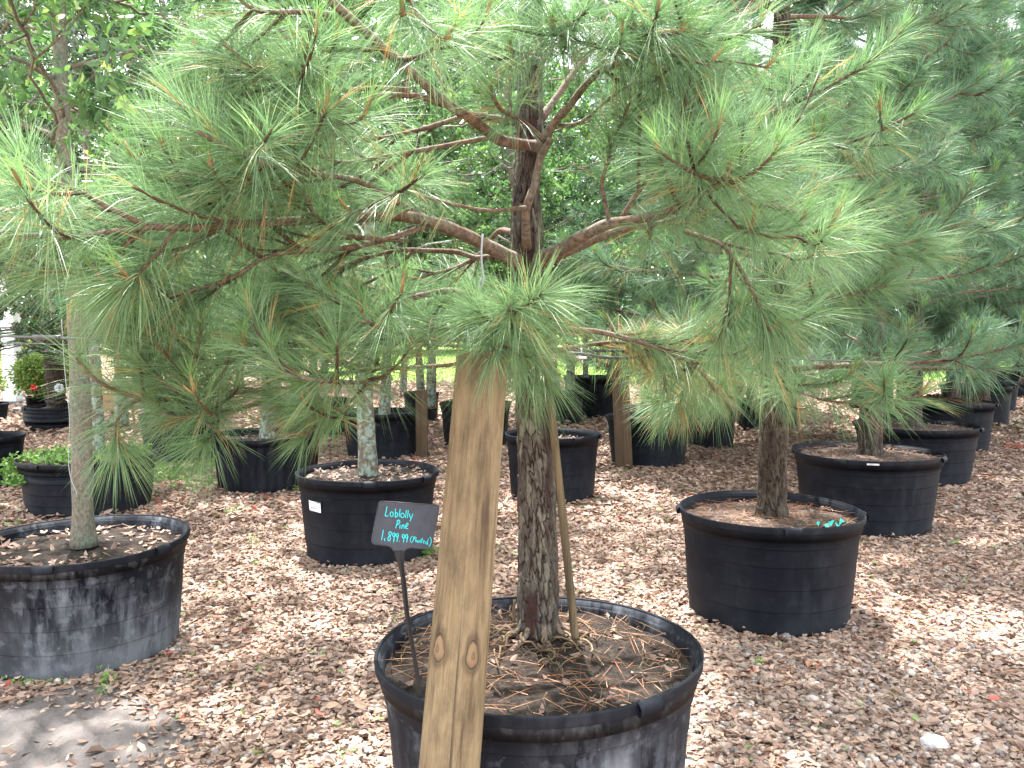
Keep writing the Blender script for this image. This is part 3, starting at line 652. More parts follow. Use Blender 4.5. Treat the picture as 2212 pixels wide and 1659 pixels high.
# ------------------------------------------------------------------ pine foliage
NW = .0014
def shoot(W_, N_, Y_, path, r0, r1, nf, L=.16, cover=.34, dead=.03, dark=0, w=NW, candle=.8, droop=.16, tri=3):
    """a needle-clad shoot: twig tube to W_, needles to N_, young growth to Y_"""
    p = smooth_path(path, step=.025); tube(W_, p, np.linspace(r0, r1, len(p)), 5, rng.uniform(.1, .6), rough=.18)
    s = np.concatenate([[0], np.cumsum(np.linalg.norm(np.diff(p, axis=0), axis=1))]); tot = s[-1]; cov = min(cover, tot*.95)
    t = tot-cov*rng.beta(.95, 1.2, nf); base = np.stack([np.interp(t, s, p[:, k]) for k in range(3)], -1); TT = tangents(p)
    T = norm(np.stack([np.interp(t, s, TT[:, k]) for k in range(3)], -1)); A, B = perp(T, rng.uniform(0, 2*np.pi, nf))
    f = (tot-t)/max(cov, 1e-6); ang = R(30)+R(34)*f+rng.normal(0, .17, nf); D = norm(T*np.cos(ang)[:, None]+A*np.sin(ang)[:, None]+np.array([0, 0, .05]))
    td = rng.uniform(0, 1, nf); tint = np.clip(rng.normal(.42-dark, .17, nf), 0, .82); tint = np.where(td < dead*(.3+1.6*f), rng.uniform(.87, 1, nf), tint)
    base = np.repeat(base, tri, 0); D = norm(np.repeat(D, tri, 0)+rng.normal(0, .07, (nf*tri, 3))); LL = np.repeat(L*rng.uniform(.75, 1.12, nf), tri)*rng.uniform(.93, 1.05, nf*tri)
    needles(N_, base, D, LL, w, np.repeat(droop*rng.uniform(.4, 1.8, nf), tri), np.repeat(tint, tri))
    if rng.uniform() < candle:
        tip, d = p[-1], TT[-1]; d = norm((d*.7+np.array([0, 0, .9]))[None])[0]; cl = rng.uniform(.03, .075)
        tube(W_, [tip, tip+d*cl*.5, tip+d*cl], [.004, .005, .002], 6, .97, rough=.15)
        m = 34; tt = rng.uniform(.1, 1, m); bb = tip+d*cl*tt[:, None]; a, b = perp(np.tile(d, (m, 1)), rng.uniform(0, 6.28, m)); an = R(18)+rng.uniform(0, .35, m)
        needles(Y_, bb, norm(d*np.cos(an)[:, None]+a*np.sin(an)[:, None]), rng.uniform(.035, .085, m), w, .03, rng.uniform(0, 1, m))
        for _ in range(rng.integers(0, 3)):
            d2 = norm((d+rng.normal(0, .35, 3))[None])[0]; tube(W_, [tip, tip+d2*cl*.55], [.0038, .0015], 5, 1.0)

VM = np.array([(-200, 620), (0, 620), (100, 640), (150, 700), (200, 790), (260, 880), (330, 900), (400, 915), (450, 900), (600, 890), (690, 925), (750, 900), (800, 880), (870, 870), (950, 830), (1000, 790), (1100, 815), (1160, 845), (1190, 830),
               (1215, 745), (1300, 745), (1330, 850), (1380, 930), (1450, 960), (1550, 905), (1650, 890), (1750, 930), (1850, 945), (1950, 920), (2000, 860), (2060, 850), (2100, 830), (2212, 800), (2500, 800)])
VT = np.array([(-300, 330), (0, 300), (120, 330), (200, 370), (255, 330), (290, 200), (330, 120), (420, 40), (520, -40), (3000, -400)])
def vmax(u): return np.interp(u, VM[:, 0], VM[:, 1])
COR = [np.array(q, float) for q in (
 [(-60, 498, 1.8), (150, 512, 1.9), (320, 490, 2.0), (500, 485, 2.15), (620, 478, 2.25), (780, 468, 2.4), (880, 468, 2.45), (1000, 505, 2.55), (1118, 565, 2.69)],
 [(620, -90, 1.9), (710, -2, 2.0), (780, 60, 2.1), (840, 115, 2.2), (900, 165, 2.28), (960, 220, 2.35), (1030, 265, 2.42), (1075, 300, 2.5), (1174, 316, 2.68)],
 [(1165, 560, 2.69), (1250, 515, 2.52), (1370, 475, 2.4), (1480, 440, 2.22)],
 [(486, 316, 1.96), (555, 347, 2.02), (625, 365, 2.1), (700, 378, 2.2), (817, 413, 2.4), (930, 478, 2.5)],
 [(347, 639, 2.12), (451, 618, 2.2), (520, 590, 2.25), (590, 550, 2.3), (750, 535, 2.4), (900, 495, 2.48)],
 [(741, 351, 2.38), (835, 337, 2.45), (956, 316, 2.52), (1060, 298, 2.58)],
 [(1172, 312, 2.68), (1227, 233, 2.58), (1303, 149, 2.48), (1407, 121, 2.38)])]
def blocked(p, hw=42):
    u, v, d = proj(p)
    for q in COR:
        if q[0, 0] < u < q[-1, 0] and d < np.interp(u, q[:, 0], q[:, 2])+.04 and abs(v-np.interp(u, q[:, 0], q[:, 1])) < hw: return True
    return False
def allowed(p, L=.16, slack=0, strict=True):
    u, v, d = proj(p)
    if strict and blocked(p): return False
    if d < 3.3 and 105 < u < 225 and 560 < v < 960: return False
    if d < 2.95 and 1195 < u < 1325 and 735 < v < 850: return False
    if d < 1.35: return False
    r = L*F/d*.75
    if v+r > vmax(u)+slack+5: return False
    if v-r*.6 < np.interp(u, VT[:, 0], VT[:, 1]): return False
    if strict and d < 2.75 and 1075 < u < 1200 and 330 < v < 560: return False
    if strict and d < 2.75 and 1125 < u < 1260 and 540 < v < 790: return False
    return True

def sec_path(p0, d, ln, lift=.25, sag=-.02):
    d = norm(d[None])[0]; m1 = p0+d*ln*.4+np.array([0, 0, sag*ln]); m2 = p0+d*ln*.75+np.array([0, 0, lift*ln*.25]); e = p0+d*ln*.97+np.array([0, 0, lift*ln*.75])
    return np.array([p0, m1, m2, e])
def limb(tree, pts, r0, r1, sec=8, t0=.3, ln=.42, nf=95, L=.175, tip=True, dead=.03, dark=0, world=False, strict=True, sub=.4, updir=.12, candle=.5, w=NW, cover=.54, mats=('needle', 'needle_new'), slack=0, bark='limb', name='branch', anyw=False):
    path = np.array(pts, float) if world else np.array([P(*q) for q in pts])
    W_, T_, N_, Y_ = MB(), MB(), MB(), MB(); p = smooth_path(path, step=.03); n = len(p); s = np.concatenate([[0], np.cumsum(np.linalg.norm(np.diff(p, axis=0), axis=1))]); tot = s[-1]
    rad = r1+(r0-r1)*(1-s/tot)**1.5+r0*.12*np.clip(1-s/.06, 0, 1); tube(W_, p, rad, 9, .5, rough=.05)
    TT = tangents(p)
    if tip: shoot(T_, N_, Y_, p[s > tot-min(.42, tot*.6)], r1*1.25, r1*.7, int(nf*1.35), L, cover, dead, dark, w, candle)
    side = rng.choice([-1, 1])
    for k in range(sec):
        t = t0+(1-t0)*(k+.2+.6*rng.uniform())/sec*.93; x = np.array([np.interp(t*tot, s, p[:, q]) for q in range(3)]); T = norm(np.array([[np.interp(t*tot, s, TT[:, q]) for q in range(3)]]))[0]
        for attempt in range(9):
            ang = side*rng.uniform(R(28), R(68)); hv = np.array(Matrix.Rotation(ang, 3, 'Z')@Vector(T)); 
            d = hv+np.array([0, 0, updir+rng.normal(0, .30)]); d[1] = d[1] if d[1] > T[1]-.05 else T[1]+abs(rng.normal(0, .45)); l_ = ln*1.2*rng.uniform(.6, 1.15)*(1.15-.5*t); sp_ = sec_path(x, d, l_, rng.uniform(-.05, .32)); side = -side
            if anyw or (allowed(sp_[-1], L, slack, strict) and not (strict and (blocked(sp_[2], 34) or blocked(sp_[-1]+(sp_[-1]-sp_[2])*.6, 34)))): break
        else: continue
        rr = max(r1*.8, .0045); shoot(T_, N_, Y_, sp_, rr*1.3, .0032, nf, L, cover*.9, dead, dark, w, candle)
        if rng.uniform() < sub and l_ > .2:
            for q in range(rng.integers(1, 3)):
                b_ = sp_[1]+(sp_[2]-sp_[1])*rng.uniform(0, 1); d2 = (sp_[-1]-sp_[0])/l_; d2 = np.array(Matrix.Rotation(rng.choice([-1, 1])*rng.uniform(.5, 1.1), 3, 'Z')@Vector(d2))+np.array([0, 0, rng.normal(.05, .3)])
                s2 = sec_path(b_, d2, l_*rng.uniform(.45, .75), rng.uniform(.1, .5))
                if anyw or allowed(s2[-1], L, slack, strict): shoot(T_, N_, Y_, s2, .0042, .003, int(nf*.8), L, cover*.8, dead, dark, w, candle)
    bo = W_.build(name, M[bark], tree); T_.build('twigs', M['twig'], bo); N_.build('needles', M[mats[0]], bo)
    if Y_.n: Y_.build('young_needles', M[mats[1]], bo)
    return bo

# ---- the foreground pine -------------------------------------------------------
pt = POTS['main']; bx = P(1165, 1400, 2.70)
pine = empty('pine_tree'); tag(pine, 'foreground pine with flaky bark growing from the scuffed pot behind the leaning post', 'pine tree')
cps = [(1166, 1415, 2.70, .078), (1165, 1390, 2.70, .072), (1163, 1350, 2.70, .0665), (1160, 1250, 2.70, .0645), (1156, 1000, 2.70, .057), (1150, 850, 2.71, .0535), (1140, 600, 2.72, .048), (1136, 540, 2.73, .050), (1136, 400, 2.74, .0415), (1142, 300, 2.75, .041), (1144, 150, 2.77, .037), (1145, 0, 2.79, .036), (1146, -250, 2.8, .03), (1146, -600, 2.8, .02)]
bark_trunk('trunk', [P(a, b, c) for a, b, c, _ in cps], [d for *_, d in cps], pine, sides=260, step=.0035, red=.30, cw=.018, ch=.10, amp=.011)
for k_ in range(9):
    a_ = k_*.698+rng.uniform(-.2, .2); mbx = MB() if k_ == 0 else mbx; dx_, dy_ = math.cos(a_), math.sin(a_); ct = P(1165, 1400, 2.70); zt = pt['zs']+.012
    tube(mbx, smooth_path([[ct[0]+dx_*.048, ct[1]+dy_*.048, zt+.075], [ct[0]+dx_*.075, ct[1]+dy_*.075, zt+.022], [ct[0]+dx_*.11, ct[1]+dy_*.11, zt+.006], [ct[0]+dx_*.16, ct[1]+dy_*.16, zt-.006]], step=.01), .009, 9, rough=.15)
LB = [  # path, r0, r1, secondaries, t0, len, kw
 # lower whorl
 ([(1145, 730, 2.66), (1128, 742, 2.35), (1108, 700, 2.05), (1099, 660, 1.90)], .010, .005, 3, .4, .2, dict(strict=False, slack=80, nf=110)),
 ([(1125, 722, 2.65), (960, 735, 2.45), (870, 722, 2.28), (805, 702, 2.15), (783, 678, 2.12)], .010, .005, 5, .3, .3, {}),
 ([(1120, 705, 2.7), (1000, 634, 2.72), (930, 634, 2.75), (860, 655, 2.72), (820, 690, 2.68), (764, 705, 2.6), (640, 742, 2.5), (549, 766, 2.4), (465, 781, 2.35), (347, 750, 2.3), (265, 700, 2.25)], .014, .005, 16, .22, .42, {}),
 ([(1120, 765, 2.7), (950, 790, 2.72), (768, 802, 2.6), (660, 833, 2.5), (528, 847, 2.4), (417, 860, 2.3), (312, 861, 2.2), (215, 826, 2.15), (165, 772, 2.1)], .008, .005, 13, .25, .34, dict(dead=.06)),
 ([(528, 847, 2.4), (417, 855, 2.25), (347, 823, 2.2), (312, 790, 2.2)], .006, .004, 3, .2, .25, {}),
 ([(830, 815, 2.5), (766, 826, 2.2), (690, 822, 2.05), (617, 808, 2.0), (592, 775, 2.0)], .007, .005, 4, .3, .24, {}),
 ([(312, 861, 2.2), (270, 880, 2.18), (250, 925, 2.16), (255, 965, 2.15)], .005, .003, 3, .2, .15, dict(updir=-.5, candle=0, slack=60)),
 ([(790, 838, 2.45), (740, 880, 2.3), (695, 915, 2.25), (655, 945, 2.2)], .006, .003, 4, .2, .2, dict(candle=.3, L=.11, slack=60)),
 ([(740, 880, 2.3), (690, 895, 2.22), (650, 892, 2.2)], .005, .003, 2, .2, .2, dict(candle=.3, L=.11, slack=60)),
 ([(560, 870, 2.35), (480, 895, 2.25), (410, 905, 2.2), (350, 895, 2.2)], .006, .004, 4, .2, .25, dict(slack=60)),
 ([(450, 862, 2.3), (430, 900, 2.2), (465, 930, 2.2), (440, 955, 2.15)], .005, .003, 2, .2, .15, dict(candle=0, slack=70)),
 ([(1185, 700, 2.7), (1240, 712, 2.72), (1300, 718, 2.74), (1400, 745, 2.75), (1500, 790, 2.7), (1545, 845, 2.65)], .011, .005, 9, .25, .36, dict(dead=.16)),
 ([(1170, 760, 2.7), (1240, 750, 2.85), (1330, 740, 2.9), (1420, 765, 2.9), (1440, 850, 2.8)], .010, .004, 8, .35, .33, dict(dead=.25, updir=-.15)),
 # middle whorl
 ([(1118, 565, 2.69), (1060, 535, 2.62), (1000, 505, 2.55), (940, 482, 2.5), (880, 468, 2.45), (780, 468, 2.4), (700, 475, 2.35), (620, 478, 2.25), (500, 485, 2.15), (400, 492, 2.05), (320, 490, 2.0), (230, 503, 1.95), (150, 512, 1.9), (60, 508, 1.85), (-60, 498, 1.8)], .0235, .006, 12, .5, .36, {}),
 ([(320, 490, 2.0), (240, 450, 1.95), (150, 405, 1.9), (80, 385, 1.87), (42, 335, 1.86)], .007, .005, 6, .2, .3, dict(cover=.4)),
 ([(545, 485, 2.2), (470, 450, 2.15), (430, 420, 2.1), (392, 372, 2.1)], .006, .004, 3, .2, .25, {}),
 ([(310, 496, 2.0), (250, 545, 2.0), (170, 585, 2.0), (85, 590, 1.98)], .007, .004, 6, .2, .3, {}),
 ([(940, 482, 2.5), (840, 515, 2.45), (750, 535, 2.4), (590, 550, 2.3), (520, 590, 2.25), (451, 618, 2.2), (347, 639, 2.12), (300, 618, 2.07)], .010, .005, 11, .2, .36, {}),
 ([(930, 478, 2.5), (817, 413, 2.4), (768, 389, 2.32), (700, 378, 2.2), (625, 365, 2.1), (555, 347, 2.02), (486, 316, 1.96), (428, 284, 1.92)], .011, .0055, 8, .3, .28, dict(cover=.42)),
 ([(655, 375, 2.15), (640, 340, 2.12), (628, 308, 2.1)], .005, .004, 1, .3, .15, {}),
 ([(880, 520, 2.5), (768, 510, 2.35), (694, 476, 2.22), (656, 417, 2.15)], .007, .0045, 4, .2, .3, {}),
 ([(1118, 573, 2.72), (1074, 555, 2.74), (1026, 557, 2.75), (991, 545, 2.75), (921, 541, 2.7), (862, 541, 2.65), (780, 560, 2.6), (690, 595, 2.55), (600, 590, 2.5)], .010, .005, 9, .35, .4, {}),
 ([(1108, 503, 2.74), (1081, 498, 2.85), (1060, 517, 2.95), (1036, 550, 3.0), (980, 580, 3.05), (900, 600, 3.05), (800, 640, 3.0)], .011, .005, 8, .3, .45, {}),
 ([(1165, 560, 2.69), (1200, 545, 2.62), (1250, 515, 2.52), (1310, 485, 2.45), (1370, 475, 2.4), (1430, 462, 2.32), (1490, 435, 2.22), (1545, 400, 2.08), (1575, 372, 1.98)], .0235, .008, 8, .45, .32, dict(cover=.4)),
 ([(1180, 565, 2.70), (1262, 528, 2.68), (1340, 496, 2.66), (1420, 484, 2.66), (1500, 462, 2.62), (1620, 440, 2.6), (1740, 460, 2.6)], .017, .006, 10, .4, .4, dict(dark=.08)),
 ([(1317, 482, 2.45), (1303, 416, 2.42), (1300, 389, 2.42), (1314, 347, 2.40), (1317, 292, 2.36)], .0065, .004, 1, .5, .2, dict(candle=0)),
 ([(1341, 478, 2.5), (1373, 423, 2.45), (1428, 354, 2.4), (1470, 330, 2.35)], .008, .004, 4, .3, .3, {}),
 ([(1138, 535, 2.68), (1136, 480, 2.60), (1140, 440, 2.56), (1155, 400, 2.56), (1166, 345, 2.60), (1190, 300, 2.6)], .0145, .011, 0, .5, .2, dict(tip=False)),
 ([(1137, 448, 2.55), (1060, 455, 2.48), (991, 444, 2.4), (935, 430, 2.35), (887, 417, 2.3), (852, 420, 2.28), (800, 444, 2.22), (760, 463, 2.18)], .0065, .004, 2, .7, .25, dict(nf=60)),
 ([(1500, 450, 2.6), (1560, 470, 2.4), (1605, 500, 2.25), (1625, 495, 2.12)], .008, .005, 4, .3, .25, {}),
 ([(1480, 500, 2.5), (1560, 530, 2.4), (1605, 590, 2.35), (1635, 650, 2.32), (1662, 715, 2.32)], .008, .0045, 5, .2, .3, dict(updir=-.1)),
 # upper whorl
 ([(1174, 316, 2.68), (1130, 312, 2.58), (1075, 300, 2.5), (1030, 265, 2.42), (960, 220, 2.35), (900, 165, 2.28), (840, 115, 2.2), (780, 60, 2.1), (710, -2, 2.0), (620, -90, 1.9)], .0185, .010, 5, .55, .35, dict(tip=False)),
 ([(790, 70, 2.12), (746, 38, 2.1), (660, 26, 2.05), (555, 23, 2.0), (500, -20, 1.98)], .009, .005, 5, .2, .3, {}),
 ([(1110, 262, 2.72), (1060, 254, 2.74), (1015, 246, 2.74), (984, 257, 2.72), (887, 285, 2.65), (800, 300, 2.6), (700, 300, 2.55)], .0125, .005, 7, .4, .36, {}),
 ([(1100, 305, 2.62), (1060, 298, 2.58), (956, 316, 2.52), (835, 337, 2.45), (741, 351, 2.38), (690, 335, 2.32)], .009, .005, 5, .5, .3, {}),
 ([(960, 226, 2.36), (904, 208, 2.33), (817, 208, 2.3), (741, 229, 2.27), (670, 229, 2.22), (590, 177, 2.1), (521, 128, 2.05), (478, 86, 2.02)], .009, .0055, 6, .35, .3, dict(cover=.42)),
 ([(885, 195, 2.3), (817, 190, 2.28), (741, 195, 2.26), (700, 193, 2.2), (665, 175, 2.15), (646, 142, 2.12)], .007, .005, 3, .5, .25, {}),
 ([(905, -160, 2.2), (885, -80, 2.05), (873, -15, 1.9), (868, 32, 1.80)], .007, .005, 1, .3, .2, {}),
 ([(1176, 305, 2.62), (1130, 262, 2.48), (1080, 235, 2.38), (1061, 198, 2.34)], .008, .005, 1, .6, .2, dict(strict=False)),
 ([(1172, 312, 2.68), (1196, 267, 2.62), (1227, 233, 2.58), (1268, 180, 2.52), (1303, 149, 2.48), (1340, 136, 2.44), (1407, 121, 2.38), (1460, 104, 2.3), (1530, 72, 2.2)], .0145, .006, 8, .35, .34, dict(dark=.1)),
 ([(1165, 262, 2.78), (1199, 215, 2.82), (1260, 130, 2.9), (1330, 60, 3.0), (1420, -40, 3.1)], .0135, .006, 6, .4, .4, dict(dark=.1)),
 ([(1206, 272, 2.62), (1255, 264, 2.6), (1314, 215, 2.55), (1366, 180, 2.5), (1420, 175, 2.45)], .0065, .004, 2, .6, .3, dict(dark=.1)),
 ([(1160, 150, 2.78), (1190, 110, 2.6), (1215, 75, 2.4), (1195, 60, 2.25)], .009, .005, 4, .4, .3, {}),
 ([(1146, -60, 2.8), (1090, -30, 2.6), (1060, 10, 2.5), (1035, 14, 2.42)], .009, .004, 3, .4, .3, {}),
 ([(1150, -80, 2.8), (1230, -60, 2.5), (1320, 20, 2.3), (1390, 75, 2.2), (1470, 70, 2.1)], .009, .005, 6, .3, .3, dict(dark=.1)),
 ([(1750, -90, 2.6), (1640, 12, 2.5), (1572, 52, 2.45), (1538, 104, 2.42), (1513, 156, 2.4), (1493, 264, 2.38)], .013, .006, 6, .25, .33, dict(dark=.12)),
 ([(1135, 700, 2.68), (1080, 690, 2.4), (1030, 700, 2.15), (1005, 690, 2.02)], .007, .0045, 2, .4, .2, dict(strict=False, slack=80)),
 ([(1150, 745, 2.66), (1110, 740, 2.3), (1075, 745, 2.05), (1060, 765, 1.98)], .007, .004, 2, .4, .15, dict(strict=False, slack=120, updir=-.3)),
 ([(1160, 700, 2.66), (1150, 735, 2.5), (1165, 780, 2.42), (1180, 820, 2.40)], .006, .0035, 2, .3, .15, dict(strict=False, slack=120, updir=-.5, candle=0)),
 ([(1165, 640, 2.68), (1130, 640, 2.4), (1150, 690, 2.3), (1170, 740, 2.27)], .006, .0035, 3, .3, .18, dict(strict=False, slack=100, updir=-.3, candle=0, dead=.15)),
]
mbx.build('root_flare', M['limb'], pine)
for pts, r0, r1, sec, t0, ln, kw in LB:
    k_ = dict(nf=62); k_.update(kw); limb(pine, pts, r0, r1, sec, t0, ln, **k_)

# ---- procedural pines -----------------------------------------------------------
def make_pine(seed, H=4.6, crown0=1.15, r0=.075, reach=1.15, whorls=9, per=5, nf=60, w=.003, L=.17, mats=('needle_blue', 'needle_new'), lean=(0, 0), origin=(0, 0, .45), dark=0, tri=2, trunk=True, sec=5, dead=.04):
    """whole pine round the origin of an Empty: trunk, and one crown of branches and needles"""
    global rng
    keep, rng = rng, np.random.default_rng(seed)
    t = empty('pine_tree'); z0 = 0
    tp = np.array([[0, 0, 0], [lean[0]*.3, lean[1]*.3, H*.25], [lean[0]*.7, lean[1]*.7, H*.6], [lean[0], lean[1], H]])
    p = smooth_path(tp, step=.1)
    def at(z): return np.array([np.interp(z, p[:, 2], p[:, 0]), np.interp(z, p[:, 2], p[:, 1]), z])
    pz = np.array([at(z) for z in (-.03, .06, .2, H*.25, H*.5, H*.75, H)])
    bark_trunk('trunk', pz, [r0*1.3, r0*1.12, r0, r0*.9, r0*.66, r0*.4, r0*.12], t, 'pine_bark_dark' if not trunk else 'pine_bark_brown', sides=150 if trunk else 72, step=.007 if trunk else .014, cw=.026, ch=.13, amp=.011, red=-.5, seed=seed)
    Wb, Tw, N_, Y_ = MB(), MB(), MB(), MB()
    for k in range(whorls):
        z = crown0+(H-.15-crown0)*(k/(whorls-1))**.95; f = (z-crown0)/(H-crown0); a0 = rng.uniform(0, 6.28)
        for j in range(per):
            a = a0+j*6.283/per+rng.normal(0, .25); ll = reach*(1-.68*f)*rng.uniform(.7, 1.15); up = rng.uniform(.0, .45)+.35*f
            b = at(z+rng.uniform(-.12, .12)); d = np.array([math.cos(a), math.sin(a), 0]); pts = [b, b+d*ll*.35+[0, 0, up*ll*.2], b+d*ll*.7+[0, 0, up*ll*.35], b+d*ll+[0, 0, up*ll*.75]]
            q = smooth_path(pts, step=.08); tube(Wb, q, np.linspace(max(.006, r0*.26*(1-.5*f)), .005, len(q)), 6, .5, rough=.06)
            shoot(Tw, N_, Y_, q[-5:], .006, .004, int(nf*1.2), L, .4, dead, dark, w, .6, tri=tri)
            s_ = sec if f < .75 else max(2, sec-2)
            for i in range(s_):
                tt = .28+.68*(i+rng.uniform(.1, .9))/s_; idx = int(tt*(len(q)-1)); sgn = (-1)**i; dv = np.array(Matrix.Rotation(sgn*rng.uniform(.5, 1.1), 3, 'Z')@Vector(d))+[0, 0, rng.normal(.05, .3)]
                l2 = .45*rng.uniform(.6, 1.1)*(1.1-.5*tt)*(1-.3*f); sp_ = sec_path(q[idx], dv, l2, rng.uniform(.0, .5)); shoot(Tw, N_, Y_, sp_, .0055, .0035, nf, L, .34, dead, dark, w, .5, tri=tri)
                if rng.uniform() < .6:
                    dv2 = np.array(Matrix.Rotation(-sgn*rng.uniform(.6, 1.2), 3, 'Z')@Vector(norm(dv[None])[0]))+[0, 0, rng.normal(0, .35)]; shoot(Tw, N_, Y_, sec_path(sp_[1], dv2, l2*.6, .2), .0045, .003, int(nf*.8), L, .3, dead, dark, w, .5, tri=tri)
    Wb.build('branches', M['limb'], t); c = N_.build('crown', M[mats[0]], t); Tw.build('twigs', M['twig'], c)
    if Y_.n: Y_.build('young_needles', M[mats[1]], c)
    rng = keep
    print('pine verts', N_.n)
    return t
PG = 'pines in the right-hand row'
# pine in the ribbon pot, with traced near branches
def soil_pt(key, du=0): p = POTS[key]; return p['c'][0]+du, p['c'][1], p['zs']-.01
t18 = make_pine(11, H=4.4, crown0=.85, r0=.072, reach=1.1, whorls=9, per=5, nf=76, w=.0022)
xx, yy, zz = soil_pt('right'); xx = P(1668, 1096, yy)[0]
t18.location = (xx, yy, zz); tag(t18, 'pine with dark plated bark standing in the pot with the teal ribbon', 'pine tree', PG)
def loc(pts): o = np.array([xx, yy, zz]); return [P(*q)-o for q in pts]
HB = [
 ([(1690, 380, 4.6), (1600, 362, 4.2), (1666, 344, 3.8), (1750, 333, 3.5), (1871, 295, 3.2), (1975, 245, 3.0)], .012, .006, 5, .4, .3, dict(cover=.5)),
 ([(1690, 330, 4.6), (1610, 271, 3.6), (1666, 243, 3.4), (1756, 205, 3.1), (1872, 142, 2.9)], .013, .006, 5, .4, .3, dict(cover=.45)),
 ([(1660, 250, 3.5), (1683, 208, 3.3), (1708, 156, 3.2), (1744, 110, 3.15)], .006, .004, 1, .4, .2, {}),
 ([(1690, 360, 4.2), (1745, 330, 3.5), (1757, 300, 3.1)], .008, .005, 1, .5, .2, {}),
 ([(1690, 470, 4.6), (1687, 441, 3.7), (1812, 441, 3.3), (1888, 429, 3.15)], .010, .005, 4, .4, .3, {}),
 ([(1690, 560, 4.6), (1722, 548, 3.6), (1843, 538, 3.2), (1930, 531, 3.05), (1992, 516, 3.0)], .011, .006, 6, .4, .3, dict(cover=.42)),
 ([(1690, 650, 4.6), (1666, 646, 3.6), (1756, 649, 3.3), (1843, 635, 3.15), (1915, 618, 3.05)], .010, .005, 6, .4, .3, {}),
 ([(1690, 800, 4.4), (1660, 815, 3.5), (1739, 851, 3.3), (1791, 866, 3.15), (1860, 871, 3.05), (1930, 868, 2.95), (1986, 855, 2.9)], .006, .004, 6, .35, .26, dict(slack=60, cover=.45)),
 ([(1690, 780, 4.5), (1600, 770, 3.9), (1520, 790, 3.6), (1450, 850, 3.4), (1420, 890, 3.3)], .009, .004, 7, .3, .33, dict(dead=.22, updir=-.3, slack=20)),
 ([(1690, 740, 4.5), (1580, 730, 3.8), (1500, 760, 3.4), (1500, 850, 3.2)], .009, .004, 7, .3, .33, dict(dead=.15, updir=-.3, slack=20)),
 ([(1690, 820, 4.5), (1620, 840, 3.9), (1560, 870, 3.7)], .008, .004, 5, .3, .3, dict(dead=.1, updir=-.2, slack=20)),
]
_al = allowed
for pts, r0, r1, sec, t0, ln, kw in HB:
    k_ = dict(nf=80, mats=('needle', 'needle_new'), dark=.06, w=.0018, L=.17); k_.update(kw)
    # limb() works in world space; parent offset is taken out through the builder's origin
    bo = limb(None, pts, r0, r1, sec, t0, ln, **k_)
    bo.parent = t18; bo.location = (-xx, -yy, -zz)
# other pines: built once, copied
def place(src, key, label, u=None, v=None, rz=0, s=1, first=False, group=PG, zoff=0):
    o = src if first else copy_tree(src); x, y, z = soil_pt(key)
    if u is not None: x = P(u, v or 800, y)[0]
    o.location = (x, y, z+zoff); o.rotation_euler = (0, 0, rz); o.scale = (s, s, s)
    for k2 in ('group',): 
        if k2 in o: del o[k2]
    tag(o, label, 'pine tree' if src.name.startswith('pine') else 'tree', group); return o
pB = make_pine(23, H=4.8, crown0=.72, r0=.085, reach=1.3, whorls=9, per=6, nf=58, w=.0042, L=.19, mats=('needle_blue', 'needle_new'), trunk=False, tri=2, sec=5, dead=.02)
place(pB, 'right2', 'blue-green pine with a dark trunk in the wide pot with the pale scrap', 1880, 985, first=True)
place(pB, 'right3', 'blue-green pine with a thick trunk behind the flat wooden stake', 1972, 900, rz=2.1, s=.97)
place(pB, 'right4', 'blue-green pine rising from the heaped grey roots', 2058, 860, rz=4.0, s=1.0)
place(pB, 'right5', 'blue-green pine in the pot beside the green weeds', 2110, 830, rz=1.2, s=.95)
place(pB, 'right6', 'blue-green pine second from the far end of the right-hand row', 2140, 823, rz=5.1, s=1.05)
place(pB, 'right7', 'farthest blue-green pine of the right-hand row', 2195, 800, rz=3.1, s=.9)
